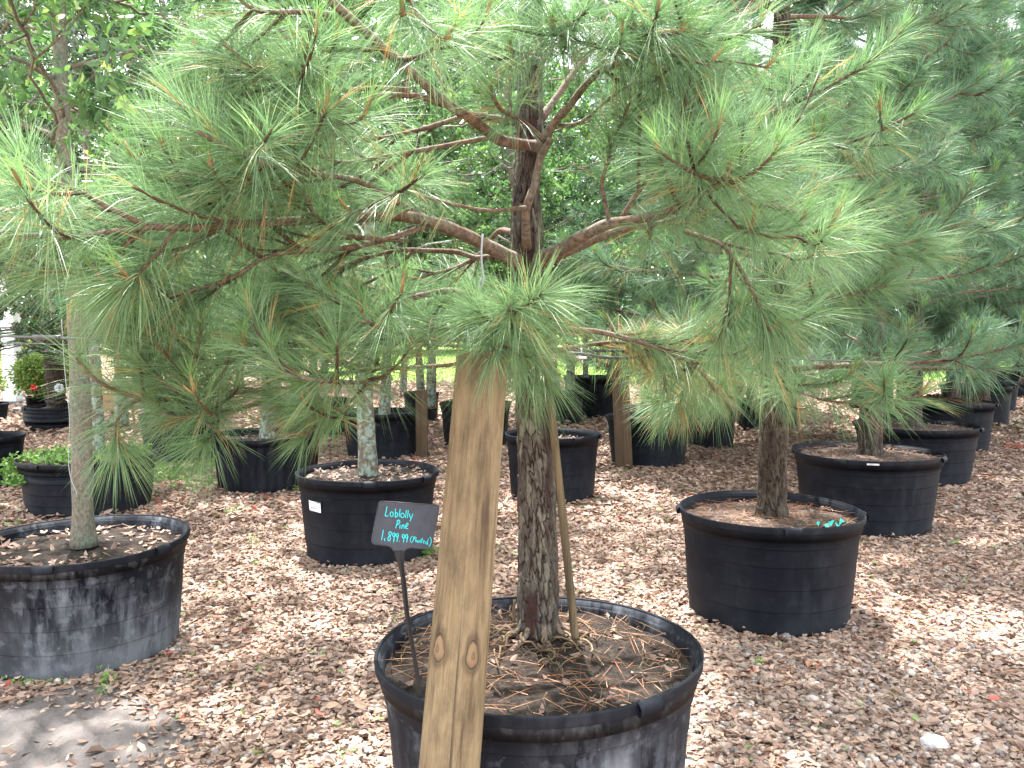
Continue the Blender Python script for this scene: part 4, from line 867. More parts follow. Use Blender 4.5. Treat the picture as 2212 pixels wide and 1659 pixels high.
# ------------------------------------------------------------------ broadleaf trees
def make_broad(seed, path, rad, crown0, reach=1.2, limbs=16, leafL=.05, per_twig=42, mats='leaf', bark='grey_bark', tlo=0, up=.5, aspect=.42, gap=.0, smin=.02, sides=40, tn=(.45, .2), sub=5):
    global rng
    keep, rng = rng, np.random.default_rng(seed)
    t = empty('broadleaf_tree'); p = smooth_path(np.column_stack([path, rad]), step=.05); H = p[-1, 2]
    tb = MB(); n = len(p); rr = p[:, 3]*(1+.04*np.sin(np.arange(n)*.9)+rng.normal(0, .015, n)); tube(tb, p[:, :3], rr, sides, .5, rough=.012); tb.build('trunk', M[bark], t)
    W_, L_ = MB(), MB()
    def at(z): return np.array([np.interp(z, p[:, 2], p[:, k]) for k in range(3)])
    for k in range(limbs):
        z = crown0+(H-crown0)*(k+rng.uniform(0, 1))/limbs*.97; f = (z-crown0)/(H-crown0); a = k*2.399+rng.normal(0, .4); d = np.array([math.cos(a), math.sin(a), 0]); ll = reach*rng.uniform(.7, 1.15)*(1-.45*f**2); u_ = up*rng.uniform(.3, 1.4)
        q = smooth_path([at(z), at(z)+d*ll*.4+[0, 0, u_*ll*.35], at(z)+d*ll*.75+[0, 0, u_*ll*.5], at(z)+d*ll+[0, 0, u_*ll*.8]], step=.1)
        q[1:-1] += rng.normal(0, .012, (len(q)-2, 3)); tube(W_, q, np.linspace(.013*(1.1-.7*f), .004, len(q)), 5, .5)
        for i in range(sub):
            tt = .2+.8*(i+rng.uniform(.1, .9))/sub; b = q[int(tt*(len(q)-1))]; sg = (-1)**i; dv = norm((np.array(Matrix.Rotation(sg*rng.uniform(.4, 1.2), 3, 'Z')@Vector(d))+[0, 0, rng.normal(.1, .5)])[None])[0]; l2 = ll*.42*rng.uniform(.6, 1.2)
            s2 = sec_path(b, dv, l2, rng.uniform(-.1, .6)); tube(W_, s2, [.006, .005, .004, .003], 4, .5)
            for j in range(4):
                b3 = s2[rng.integers(1, 4)]; d3 = norm((dv+rng.normal(0, .75, 3))[None])[0]; l3 = l2*.5*rng.uniform(.5, 1.1); e3 = b3+d3*l3
                tube(W_, [b3, e3], [.0028, .0015], 3, .5, cap=False)
                m = int(per_twig*rng.uniform(.5, 1.2)); tt3 = rng.uniform(0, 1.05, m)[:, None]; Pt = b3+d3*l3*tt3+rng.normal(0, leafL*.45, (m, 3)); Dd = norm(d3*.5+rng.normal(0, .75, (m, 3))+[0, 0, -.1])
                sz = leafL*rng.uniform(.6, 1.25, m); leaves(L_, Pt, Dd, sz, sz*aspect, rng.uniform(-.05, .3, m), np.clip(rng.normal(tn[0], tn[1], m)+rng.normal(0, .1), 0, 1))
    W_.build('branches', M[bark], t); L_.build('crown', M[mats], t); rng = keep; print('broad verts', L_.n)
    return t
# grey trunked tree in the dusty left pot
def put(t, key, u=None, v=800, rz=0, s=1, label='', group=None):
    x, y, z = soil_pt(key)
    if u is not None: x = P(u, v, y)[0]
    t.location = (x, y, z); t.rotation_euler = (0, 0, rz); t.scale = (s, s, s)
    if 'group' in t: del t['group']
    tag(t, label, 'tree', group); return t
x0, y0, z0 = soil_pt('left'); x0 = P(180, 1165, y0)[0]; o0 = np.array([x0, y0, z0])
T0 = make_broad(5, [P(a, b, 4.0 if False else y0)-o0 for a, b in ((182, 1180), (180, 1150), (179, 1100), (175, 900), (164, 650), (148, 420), (135, 250), (130, 100), (128, 0), (120, -350), (115, -700))],
               [.064, .055, .048, .046, .041, .039, .034, .031, .029, .020, .006], 1.5, 1.15, 26, .06, 34, 'leaf', aspect=.36, tn=(.5, .22), smin=.02, up=.3)
T0.location = o0; tag(T0, 'smooth grey trunk with green tie tape, growing from the dusty pot at left', 'tree')
BG = 'broadleaf trees in the background pots'
def stem(H, r, lx=0, ly=0, k=6, seed=0):
    r_ = np.random.default_rng(seed); z = np.linspace(-.03, H, k); f = z/H; return [[lx*g+r_.normal(0, .02)*(g > .1), ly*g+r_.normal(0, .02)*(g > .1), zz] for g, zz in zip(f, z)], list(np.interp(f, [0, .05, 1], [r*1.3, r, r*.12]))
pa, ra = stem(4.6, .055, .1, 0, seed=1)
T8 = make_broad(31, *stem(4.4, .053, -.05, .1, seed=2), 1.35, 1.35, 22, .042, 62, 'leaf', 'lichen', aspect=.5)
put(T8, 'mid', 796, 1000, 0, 1, 'tree with lichen-patched grey trunk in the pot with the white sticker', BG)
T4 = make_broad(32, *stem(4.8, .060, .1, 0, seed=3), 1.5, 1.5, 24, .05, 54, 'leaf_dark', 'lichen', aspect=.42, tn=(.45, .25))
put(T4, 'ribbed', 577, 930, 1.0, 1, 'dark-leaved tree with mossy trunk in the ribbed pot', BG)
def again(src, key, label, u, v=850, rz=0, s=1): o = copy_tree(src); return put(o, key, u, v, rz, s, label, BG)
again(T4, 'weedy', 'dark slim-trunked tree rising from the weedy pot just right of the smooth grey trunk', 206, 900, 2.2, .95)
again(T8, 'postpot', 'leafy tree in the pot beside the short brown post', 830, 880, 2.5, 1.05)
again(T4, 'shade', 'dark-leaved tree in the shaded pot behind the drooping left needles', 395, 880, 4.0, 1.0)
again(T8, 'numbered', 'leafy tree in the pot marked 95', 680, 860, 4.4, 1.1)
again(T8, 'far2', 'leafy tree hidden behind the leaning post', 1030, 860, 1.4, 1.15)
again(T4, 'edge', 'dark-leaved tree in the pot cut by the left edge', -40, 900, 5.0, 1.0)
again(T8, 'far1', 'leafy tree in the small far pot left of the leaning post', 910, 840, 5.6, 1.1)
# tree behind the main trunk with a pale curving stem
x1, y1, z1 = soil_pt('tall'); x1 = P(1185, 930, y1)[0]; o1 = np.array([x1, y1, z1])
T11 = make_broad(33, [P(a, b, y1)-o1 for a, b in ((1180, 960), (1175, 930), (1160, 800), (1140, 650), (1124, 500), (1108, 360), (1092, 240), (1072, 130), (1058, 0), (1050, -200), (1050, -500))], [.06, .05, .046, .045, .045, .044, .044, .040, .036, .02, .006], 1.5, 1.5, 22, .042, 50, 'leaf', 'grey_bark', aspect=.5, tn=(.55, .2))
T11.location = o1; tag(T11, 'pale curving trunk rising behind the foreground pine from the tall narrow pot', 'tree', BG)
again(T8, 'back1', 'leafy tree with lichen-grey stem in the pot above the tall narrow pot', 1196, 820, .5, 1.0)
again(T8, 'back2', 'thin dark stemmed tree standing before the bright grass', 1265, 790, 3.5, .8)
again(T8, 'back3', 'slight tree in the farther pot left of the thin-trunked pot', 1186, 790, 2.9, .8)
# pines behind centre-right
again_p = lambda key, label, u, rz, s: place(pB, key, label, u, 850, rz, s, group='pines behind the square brown post')
again_p('stake', 'pine in the pot behind the square brown post', 1400, .7, .92)
again_p('hid1', 'pine in the pot under the drooping brownish needles', 1540, 2.7, .95)
again_p('hid2', 'distant pine left of the right-hand pine trunk', 1625, 4.7, .9)
again_p('gap', 'pine glimpsed behind the wide pot with the pale scrap', 1915, 5.5, .85)

# small-leaved dark tree and cycad at left --------------------------------------------
cx, cy, cz = soil_pt('tub'); cyc = empty('cycad', (P(120, 880, cy)[0], cy, cz)); tag(cyc, 'cycad with rough dark trunk and stiff fronds in the round tub', 'cycad')
mb = MB(); q = np.linspace(0, .78, 40); path = np.stack([.02*np.sin(q*5), 0*q, q], -1); tube(mb, path, .135*(1+.12*np.sin(q*70)), 18, .3, rough=.12); mb.build('trunk', M['pine_bark_dark'], cyc)
for k in range(26):
    a = k*2.399; f = k/26; fr = MB(); d = np.array([math.cos(a), math.sin(a), 0]); el = .2+1.0*f; ll = 1.0; q = smooth_path([[0, 0, .76], d*ll*.45*math.cos(el)+[0, 0, .8+ll*.5*math.sin(el)], d*ll*.9*math.cos(el*.7)+[0, 0, .78+ll*.55*math.sin(el)-.05]], step=.03)
    tube(fr, q, np.linspace(.007, .002, len(q)), 4, .2); TT = tangents(q); S_ = np.cross(TT, [0, 0, 1.]); S_ = norm(S_)
    for sg in (-1, 1): leaves(fr, np.repeat(q[3:], 2, 0), norm(np.repeat(TT[3:]*.5+S_[3:]*sg+[0, 0, .15], 2, 0)+rng.normal(0, .08, (2*len(q[3:]), 3))), .13, .014, .1, .3+.3*rng.uniform(0, 1, 2*len(q[3:])))
    fr.build('frond', M['leaf_dark'], cyc)
sh_path, sh_rad = stem(2.6, .03, .0, 0, seed=8)
SH = make_broad(41, sh_path, sh_rad, .75, .95, 18, .045, 46, 'leaf_dark', 'pine_bark_dark', aspect=.5, tn=(.45, .3))
SH.location = (P(-28, 880, 11.5)[0], 11.5, .35); tag(SH, 'small dark glossy tree with reddish young leaves behind the left picture edge', 'tree')
SH2 = copy_tree(SH); SH2.location = (P(165, 880, 13.5)[0], 13.5, .4); SH2.rotation_euler = (0, 0, 2.2); SH2.scale = (1.25, 1.25, 1.2); tag(SH2, 'dark glossy tree behind the cycad, just left of the smooth grey trunk', 'tree')
# flowering shrubs
def shrub(x, y, rx, h, n, L, mat, label, name='flowering_shrub', cat='shrub', z0=.28, group=None, potted=True):
    t = empty(name, (x, y, 0)); tag(t, label, cat, group); f = MB(); s_ = MB()
    for k in range(14):
        a = rng.uniform(0, 6.28); e = np.array([math.cos(a)*rx*rng.uniform(.2, .9), math.sin(a)*rx*rng.uniform(.2, .9), z0+h*rng.uniform(.5, 1)]); tube(s_, smooth_path([[0, 0, z0*.5], e*[.4, .4, .6], e], step=.1), [.006]*len(smooth_path([[0, 0, z0*.5], e*[.4, .4, .6], e], step=.1)), 4)
    s_.build('stems', M['twig'], t)
    u_ = norm(rng.normal(0, 1, (n, 3))); r = rng.uniform(.35, 1.05, n)[:, None]**.6; Pt = u_*r*np.array([rx, rx, h*.5])*(1+.25*np.sin(u_[:, :1]*7)*np.sin(u_[:, 2:]*6))+[0, 0, z0+h*.55]
    leaves(f, Pt, norm(u_+rng.normal(0, .6, (n, 3))), L*rng.uniform(.6, 1.2, n), L*.45, .15, rng.uniform(0, 1, n)*.99); f.build('foliage', M[mat], t)
    if potted:
        b = MB(); lathe(b, [(0, .003), (.13, .003), (.165, .26), (.175, .26), (.175, .29), (.16, .29), (.155, .25), (0, .25)], 24); b.build('pot', M['black'], t)
    return t
SG = 'yellow-green shrubs beyond the white column'
for k, (u, Z, rx, h_, lb) in enumerate(((76, 15.5, .36, .75, 'yellow-green flowering shrub right beside the white column'), (92, 17.5, .42, .9, 'yellow-green flowering shrub midway between white column and cycad'), (108, 15.6, .45, .8, 'yellow-green flowering shrub just left of the cycad'), (-52, 14.0, .4, .7, 'yellow-green shrub cut by the left picture edge'), (52, 21, .6, 1.0, 'taller yellow-green shrub behind the row beside the white column'), (300, 21, .7, 1.2, 'yellow-green shrub behind the slatted crate'), (640, 26, .9, 1.5, 'yellow-green bush beyond the second white column'), (400, 24, .8, 1.3, 'yellow-green bush between the crate and the second white column'))):
    shrub(P(u, 850, Z)[0], Z, rx, h_, 2600, .07, 'leaf_yellow', lb, group=SG)
for (u, v, Z, r, mname, nm, lb, cat) in ((73, 838, 14.0, .05, 'red', 'red_flower', 'red flower head low among the yellow-green shrubs', 'flower'), (106, 838, 13.6, .035, 'orange', 'orange_flower', 'orange flower low among the yellow-green shrubs', 'flower'), (128, 838, 12.5, .065, 'white', 'white_flower', 'round white flower head just left of the cycad', 'flower')):
    mb = MB(); n = 70; u_ = norm(rng.normal(0, 1, (n, 3))); leaves(mb, u_*r*.3, u_, r*.8, r*.6, .3, .5); o = mb.build(nm, M[mname]); o.location = P(u, v, Z); tag(o, lb, cat)

# white columns, slab, tables -------------------------------------------------------
def column(u, vb, wpx, label, hgt=3.0):
    Z = ground_Z(vb); w_ = wpx/F*Z; x = P(u, vb, Z)[0]; t = empty('white_column', (x, Z+w_/2, 0)); tag(t, label, 'column', 'white columns of the shade structure')
    b = MB(); box(b, (-w_/2, -w_/2, .10), (w_/2, w_/2, hgt)); s_ = b.build('shaft', M['white'], t, smooth=False); bv = s_.modifiers.new('bevel', 'BEVEL'); bv.width = .012; bv.segments = 2
    b = MB(); box(b, (-w_*.85, -w_*.85, 0), (w_*.85, w_*.85, .11)); b.build('footing', M['darkstone'], t, smooth=False); return t
column(21, 879, 28, 'white square column on a dark footing near the left picture edge')
column(544, 806, 19, 'white square column seen through the needles above the ribbed pot')
x, Z = gp(10, 889); b = MB(); box(b, (-4, 0, 0), (.62, 3.2, .05)); o = b.build('concrete_slab', M['concrete'], smooth=False); o.location = (x+.1, Z, .0); tag(o, kind='structure')
# slatted cart with garden sundries
Zt = 11.6; xt = P(243, 880, Zt)[0]; t = empty('slatted_crate', (xt, Zt, 0)); tag(t, 'reddish slatted wooden crate on splayed legs behind the smooth grey trunk', 'crate')
for k in range(3): b = MB(); box(b, (-.20, -.2, .44+k*.12), (.20, -.18, .54+k*.12)); b.build('slat', M['plank'], t, smooth=False)
for k in range(3): b = MB(); box(b, (-.20, .18, .44+k*.12), (.20, .2, .54+k*.12)); b.build('slat', M['plank'], t, smooth=False)
b = MB(); box(b, (-.195, -.178, .425), (.195, .178, .437)); b.build('base_board', M['plank'], t, smooth=False)
for sx in (-1, 1):
    for sy in (-1, 1): b = MB(); tube(b, [[sx*.16, sy*.215, .55], [sx*.12+.08, sy*.26, 0]], [.02, .02], 4); b.build('leg', M['plank'], t, smooth=False)
for k, (dx, mt, hh, nm, lb) in enumerate(((-.15, 'orange', .20, 'orange_bottle', 'orange bottle at the left end of the slatted crate'), (-.06, 'white', .26, 'white_bottle', 'white bottle standing in the slatted crate'), (.04, 'orange', .16, 'orange_tub', 'orange tub between the white and the blue bottle'), (.13, 'blue', .17, 'blue_bottle', 'bright blue bottle at the right end of the slatted crate'))):
    b = MB(); lathe(b, [(0, 0), (.035, 0), (.038, .02), (.038, hh*.65), (.015, hh*.82), (.015, hh*.93), (.019, hh*.93), (.019, hh), (0, hh)], 20); o = b.build(nm, M[mt]); o.location = (xt+dx, Zt, .60+.0); tag(o, lb, 'bottle' if 'bottle' in nm else 'tub')
    o.location.z = .438+.19
b = MB(); box(b, (-.17, -.15, .438), (.18, .15, .627)); b.build('packing_box', M['plank_grey'], t, smooth=False)
def pallet(u, vb, w_, h_, label, Z=None):
    Z = Z or ground_Z(vb); t = empty('wooden_bench', (P(u, vb, Z)[0], Z, 0)); tag(t, label, 'bench')
    for k in range(4): b = MB(); box(b, (-w_/2, -.2+k*.11, h_-.03), (w_/2, -.105+k*.11, h_)); b.build('top_board', M['plank_grey'], t, smooth=False)
    b = MB(); box(b, (-w_/2, -.23, h_-.26), (w_/2, -.21, h_-.035)); b.build('front_board', M['plank_grey'], t, smooth=False)
    for sx in (-1, 1):
        for yy_ in (-.2, .2): b = MB(); box(b, (sx*w_*.45-.03, yy_-.005 if yy_ > 0 else -.205, 0), (sx*w_*.45+.03, yy_+.055 if yy_ > 0 else -.145, h_-.032)); b.build('leg', M['plank_grey'], t, smooth=False)
pallet(335, 915, 1.3, .55, 'weathered grey plank bench behind the shaded pot', 13.2)
pallet(715, 880, 1.5, .5, 'pale plank bench behind the pot marked 95', 17)
pallet(1095, 860, 1.5, .6, 'pale plank bench seen between the leaning post and the pine trunk', 20)

# ------------------------------------------------------------------ leaning post
def axis_obj(o, a, b):
    a, b = Vector(a), Vector(b); d = (b-a).normalized(); q_ = d.to_track_quat('Z', 'Y'); o.location = a; o.rotation_mode = 'QUATERNION'; o.rotation_quaternion = q_; return q_
top, low = P(1042, 770, 2.17), P(982, 1518, 1.955); dd = norm((top-low)[None])[0]; bot = low-dd*(low[2]+.15)/dd[2]; Lp = np.linalg.norm(top-bot); Ll = np.linalg.norm(low-bot)
post = empty('wooden_post'); tag(post, 'thick pale round wooden post with two knots leaning in front of the foreground pot', 'post'); qd = axis_obj(post, bot, top)
ns, nz = 160, 420; z = np.linspace(0, Lp, nz); TH, Z_ = np.meshgrid(np.linspace(0, 2*np.pi, ns, endpoint=False), z)
rad = np.interp(Z_, [Ll-.6, Ll, Lp], [.0715, .0700, .0652])*(1+.012*np.sin(2*TH+.5+Z_*1.1)+.008*np.sin(3*TH+Z_*3)); inv = qd.inverted()
toc = inv@Vector((0, -1, 0)); xr = inv@Vector((1, 0, 0)); a_c = math.atan2(toc.y, toc.x); sgn = 1 if (math.cos(a_c)*xr.y-math.sin(a_c)*xr.x) > 0 else -1
kn = np.zeros_like(rad)
def zof(v): # height along the post of the photo row v
    best = min(range(2000), key=lambda k: abs(proj(bot+dd*Lp*k/1999)[1]-v)); return Lp*best/1999
for (dpx, v, ru, rv) in ((-.66, 1399, .0165, .029), (.50, 1408, .0150, .029)):
    a_ = a_c+sgn*math.asin(dpx); zk = zof(v); da = np.arctan2(np.sin(TH-a_), np.cos(TH-a_))*.07; e = np.hypot(da/ru, (Z_-zk)/rv)*(1+.09*np.sin(np.arctan2(Z_-zk, da)*3)); kn = np.maximum(kn, np.clip(1-.5*e, 0, 1)); rad += .005*np.exp(-(e*.8)**2)-.003*np.exp(-((e-1)/.16)**2)
for k in range(9):   # drying cracks
    a_ = a_c+rng.uniform(-1.4, 1.4); za, zb = sorted(rng.uniform(Lp*.2, Lp, 2)); da = np.arctan2(np.sin(TH-a_-.03*np.sin(Z_*9+k)), np.cos(TH-a_-.03*np.sin(Z_*9+k))); rad -= .003*np.exp(-(da/.018)**2)*((Z_ > za) & (Z_ < zb))
V = np.stack([rad*np.cos(TH), rad*np.sin(TH), Z_], -1).reshape(-1, 3); i, j = np.meshgrid(np.arange(nz-1), np.arange(ns), indexing='ij'); j2 = (j+1) % ns
mb = MB(); mb.add(V, np.stack([i*ns+j, i*ns+j2, (i+1)*ns+j2, (i+1)*ns+j], -1).reshape(-1, 4), None, kn.ravel()); mb.build('shaft', M['post'], post)
cap = MB(); k = np.arange(ns); cap.add(np.vstack([V[-ns:], [0, 0, Lp+.001]]), None, np.stack([k, (k+1) % ns, np.full(ns, ns)], -1), 0); cap.build('end_grain', M['post'], post, smooth=False)

# bamboo-like stake behind the trunk
a, b_ = P(1243, 1382, 2.62), P(1190, 870, 2.63); b_ = b_+(b_-a)*.28; mb = MB(); nn = 90; q = np.linspace(0, 1, nn)[:, None]; pth = a*(1-q)+b_*q; rad = np.interp(q[:, 0], [0, .015, 1], [.010, .0135, .0115]); 
for zk in (.18, .42, .66, .88): rad += .0016*np.exp(-((q[:, 0]-zk)/.008)**2)
tube(mb, pth, rad, 14, .5); o = mb.build('bamboo_stake', M['stake'], origin=a); tag(o, 'thin weathered bamboo stake leaning against the right side of the foreground pine trunk', 'stake')
# short dead stub at the left of the trunk base
mb = MB(); tube(mb, smooth_path([P(1112, 1345, 2.64), P(1110, 1318, 2.64), P(1112, 1296, 2.64)], step=.01), .006, 6, rough=.3); o = mb.build('dead_stub', M['stake']); tag(o, 'short broken dead stem poking from the soil left of the foreground pine trunk', 'stub')

# brown square post and flat stakes further back
def squarepost(u0, u1, vb, vt, label, mat='brown_post', lean=0, thick=.6, name='wooden_stake'):
    Z = ground_Z(vb); w_ = (u1-u0)/F*Z; x = P((u0+u1)/2, vb, Z)[0]; ht = P((u0+u1)/2, vt, Z)[2]; b = MB(); box(b, (-w_/2, -w_*thick/2, -.05), (w_/2, w_*thick/2, ht)); o = b.build(name, M[mat], smooth=False)
    bv = o.modifiers.new('bevel', 'BEVEL'); bv.width = .006; bv.segments = 2; o.location = (x, Z, 0); o.rotation_euler = (0, lean, 0); tag(o, label, 'stake'); return o
squarepost(1331, 1366, 1016, 700, 'square brown post leaning before the pot with the small label', lean=-.05)
squarepost(899, 924, 992, 842, 'short brown post right beside the pot behind the grey lichened trunk')
squarepost(592, 607, 945, 780, 'orange-brown post behind the dark-leaved tree of the ribbed pot', mat='plank')
o = squarepost(1934, 1971, 990, 770, 'flat brown board stake standing between the two rear right pots', thick=.3, mat='brown_post')

# ------------------------------------------------------------------ sign
sg = empty('plant_sign'); tag(sg, 'black plastic stake sign with turquoise handwriting stuck in the foreground pot', 'sign')
Zs = 2.22; K = 1/10.08
def SP(zx, zy, lift=0):   # sign drawing units -> world; slightly reclined plane
    u, v = 768+zx*K, 1042.3+zy*K; rec = (1500-(zy))/2200*.035; return P(u, v, Zs+rec)-np.array([0, lift, 0])
def rounded(pts, rads, n=7):
    out = []; m = len(pts)
    for k in range(m):
        p0, p1, p2 = map(np.array, (pts[k-1], pts[k], pts[(k+1) % m])); r = rads[k]; a = p1+(p0-p1)/np.linalg.norm(p0-p1)*r; b = p1+(p2-p1)/np.linalg.norm(p2-p1)*r
        if r < 1: out.append(p1.astype(float)); continue
        for t in np.linspace(0, 1, n): out.append((1-t)**2*a+2*t*(1-t)*p1+t*t*b)
    return np.array(out)
ol = rounded([(510, 385), (1838, 487), (1655, 1455), (1175, 1412), (1085, 1462), (1075, 1500), (835, 1490), (800, 1430), (720, 1368), (335, 1335)], [75, 80, 120, 60, 20, 1, 1, 20, 60, 120])
ctr = ol.mean(0)
def slab(mb, ol, z0, z1, inset=1.0):
    n = len(ol); c = ol.mean(0); o2 = c+(ol-c)*inset; F_ = np.array([SP(x, y, z1) for x, y in o2]); B_ = np.array([SP(x, y, z0) for x, y in ol]); k = np.arange(n); k2 = (k+1) % n
    mb.add(np.vstack([F_, B_, SP(*c, z1), SP(*c, z0)]), np.stack([k, k2, k2+n, k+n], -1), np.concatenate([np.stack([k, np.full(n, 2*n), k2], -1), np.stack([k+n, k2+n, np.full(n, 2*n+1)], -1)]))
b = MB(); slab(b, ol, 0, .0035); b.build('panel', M['slate'], sg, smooth=False)
b = MB(); pth = np.array([SP(*(ctr+(q_-ctr)*.992), .0035) for q_ in np.vstack([ol, ol[:1]])]); tube(b, pth, .0014, 6); b.build('raised_edge', M['sign_edge'], sg)
# stake: tapers from the neck down into the soil
b = MB(); stp = [(955, 1470, 122), (962, 1600, 95), (985, 1760, 68), (1010, 1900, 52), (1060, 2300, 52), (1120, 2860, 50), (1190, 3300, 48), (1290, 3850, 44), (1400, 4520, 40), (1440, 4760, 36)]
V = []
for (zx, zy, hw) in stp:
    V += [SP(zx-hw, zy, .0025), SP(zx+hw, zy, .0025), SP(zx+hw, zy, -.003), SP(zx-hw, zy, -.003), SP(zx, zy, .0055)]
qq = []; 
for k in range(len(stp)-1):
    a = k*5; c = a+5
    for i_, j_ in ((0, 4), (4, 1), (1, 2), (2, 3), (3, 0)): qq.append([a+i_, a+j_, c+j_, c+i_])
b.add(V, qq); b.build('stake', M['black'], sg, smooth=False)
# handwriting
def arc(cx, cy, rx, ry, a0, a1, n=12, tilt=0): 
    t = np.linspace(R(a0), R(a1), n); x, y = rx*np.cos(t), -ry*np.sin(t); return [(cx+x_*math.cos(tilt)-y_*math.sin(tilt), cy+x_*math.sin(tilt)+y_*math.cos(tilt)) for x_, y_ in zip(x, y)]
ST = [
 [(692, 515), (672, 620), (655, 715), (725, 718)],                                              # L
 arc(793, 682, 34, 52, 90, 455), 
 [(877, 562), (872, 660), (868, 745)], [(870, 690), (892, 652), (922, 668), (918, 712), (890, 745), (868, 745)],
 [(977, 570), (965, 660), (953, 742)],
 arc(1027, 710, 38, 48, 90, 455),
 [(1112, 595), (1103, 680), (1092, 762)], [(1153, 592), (1145, 680), (1132, 765)],
 [(1180, 672), (1190, 735), (1207, 765)], [(1252, 672), (1230, 745), (1205, 800), (1192, 835)],
 [(925, 830), (900, 910), (880, 988)], [(905, 835), (945, 808), (968, 838), (950, 885), (898, 925)],      # P
 [(978, 905), (972, 950), (970, 995)], [(986, 850), (985, 856)],
 [(1020, 920), (1016, 960), (1010, 1005)], [(1016, 955), (1040, 915), (1060, 925), (1060, 960), (1060, 998)],
 [(1092, 965), (1140, 925), (1150, 890), (1128, 880), (1098, 925), (1094, 970), (1115, 996), (1150, 990)],
 [(613, 1025), (595, 1130), (573, 1242)], [(636, 1205), (645, 1270)],                              # 1,
 [(790, 1085), (765, 1065), (735, 1085), (735, 1125), (760, 1160), (765, 1215), (740, 1262), (715, 1245), (715, 1200), (745, 1155), (785, 1120), (790, 1085)],
 arc(842, 1132, 27, 42, 20, 380)+[(852, 1180), (832, 1290)], arc(915, 1140, 24, 38, 20, 380)+[(925, 1185), (905, 1280)], [(955, 1265), (962, 1272)],
 arc(1047, 1160, 26, 38, 20, 380)+[(1062, 1200), (1048, 1292)], arc(1120, 1165, 26, 38, 20, 380)+[(1135, 1205), (1118, 1295)],
 [(1245, 1160), (1205, 1205), (1195, 1260), (1230, 1305)],
 [(1280, 1175), (1262, 1230), (1245, 1290)], [(1262, 1185), (1298, 1172), (1300, 1205), (1262, 1235)],
 [(1328, 1185), (1315, 1240), (1308, 1285)], arc(1345, 1270, 15, 22, 60, 400)+[(1360, 1280), (1368, 1300)],
 [(1388, 1250), (1382, 1305)], [(1385, 1270), (1405, 1250), (1415, 1270), (1410, 1312)],
 [(1462, 1195), (1445, 1260), (1440, 1310)], [(1425, 1232), (1475, 1240)],
 [(1478, 1290), (1505, 1275), (1500, 1258), (1480, 1275), (1480, 1305), (1505, 1315)],
 arc(1550, 1308, 18, 26, 60, 400), [(1590, 1215), (1572, 1290), (1582, 1355)],
 [(1622, 1178), (1652, 1235), (1645, 1310), (1605, 1388)],
]
for s_ in ST:
    b = MB(); p_ = np.array([[*q_, 0] for q_ in s_], float); p_ = smooth_path(p_, step=12) if len(p_) > 2 else np.linspace(p_[0], p_[1], 4)
    big = s_[0][0] < 1190 or s_[0][1] < 1000; tube(b, [SP(x, y, .0041) for x, y, _ in p_], .00118 if big else .0009, 6, .5)
    if 'wr' not in globals(): wr = MB()
    wr.v += [v_ for v_ in b.v]; wr.q += [x+wr.n for x in b.q]; wr.t += [x+wr.n for x in b.t]; wr.a += b.a; wr.n += b.n
wo_ = wr.build('handwriting', M['chalk'], sg)

# ------------------------------------------------------------------ support cable, clamps, strings
def cable(name, pts, r, mat, label, cat='cable', sides=8, group=None):
    mb = MB(); tube(mb, smooth_path([P(*q_) for q_ in pts], step=.04), r, sides); o = mb.build(name, M[mat]); tag(o, label, cat, group); return o
cable('support_cable', [(-120, 722, 3.6), (0, 726, 3.4), (130, 730, 3.3), (400, 735, 3.0), (700, 741, 2.8), (900, 745, 2.5), (1040, 749, 2.26), (1110, 752, 2.5), (1165, 755, 2.80), (1230, 757, 2.84), (1320, 758, 2.9), (1440, 756, 3.0), (1600, 764, 3.4), (1750, 776, 3.9), (1900, 782, 4.5)], .0048, 'hose', 'grey steel support cable running level past the top of the leaning post')
cable('black_sleeve', [(72, 728, 3.34), (100, 729, 3.32), (132, 730, 3.3)], .0105, 'sleeve', 'black rubber sleeve on the support cable left of the smooth grey trunk', 'sleeve')
cable('black_sleeve', [(1395, 757.5, 2.96), (1425, 756, 2.98), (1468, 757.5, 3.04)], .0115, 'sleeve', 'black rubber sleeve on the support cable right of the clamps', 'sleeve')
cable('slack_hose', [(1180, 766, 2.80), (1198, 762, 2.81), (1262, 765, 2.82), (1300, 772, 2.84), (1350, 773, 2.87), (1410, 768, 2.93), (1480, 758, 3.03)], .0058, 'hose', 'slack grey loop hanging just below the support cable right of the clamps')
cable('thin_wire', [(-50, 742, 4.6), (60, 742, 4.6), (150, 745, 4.6), (420, 750, 4.7)], .0028, 'wire', 'thin wire below the support cable at far left')
cable('thin_wire', [(92, 759, 5.0), (150, 759, 5.0), (420, 762, 5.2)], .0025, 'wire', 'lowest thin wire just left of the smooth grey trunk')
for (u, v, Z, lb) in ((1199, 755, 2.83, 'left of the two steel clamps on the support cable beside the pine trunk'), (1260, 761, 2.85, 'right of the two steel clamps on the support cable')):
    t = empty('cable_clamp', P(u, v, Z)); tag(t, lb, 'clamp', 'steel cable clamps')
    b = MB(); th = np.linspace(-math.pi*.1, math.pi*1.1, 14); tube(b, np.stack([0*th-.007, -.012*np.cos(th), .013*np.sin(th)-.001], -1), .0032, 8); b.build('u_bolt', M['steel'], t)
    b = MB(); box(b, (-.020, -.020, -.022), (.012, .020, -.009)); sdl = b.build('saddle', M['steel'], t, smooth=False); bv = sdl.modifiers.new('bevel', 'BEVEL'); bv.width = .004; bv.segments = 3
    for sy in (-.012, .012): b = MB(); tube(b, [[-.007, sy, -.036], [-.007, sy, -.0235]], .0062, 6); b.build('nut', M['steel'], t, smooth=False)
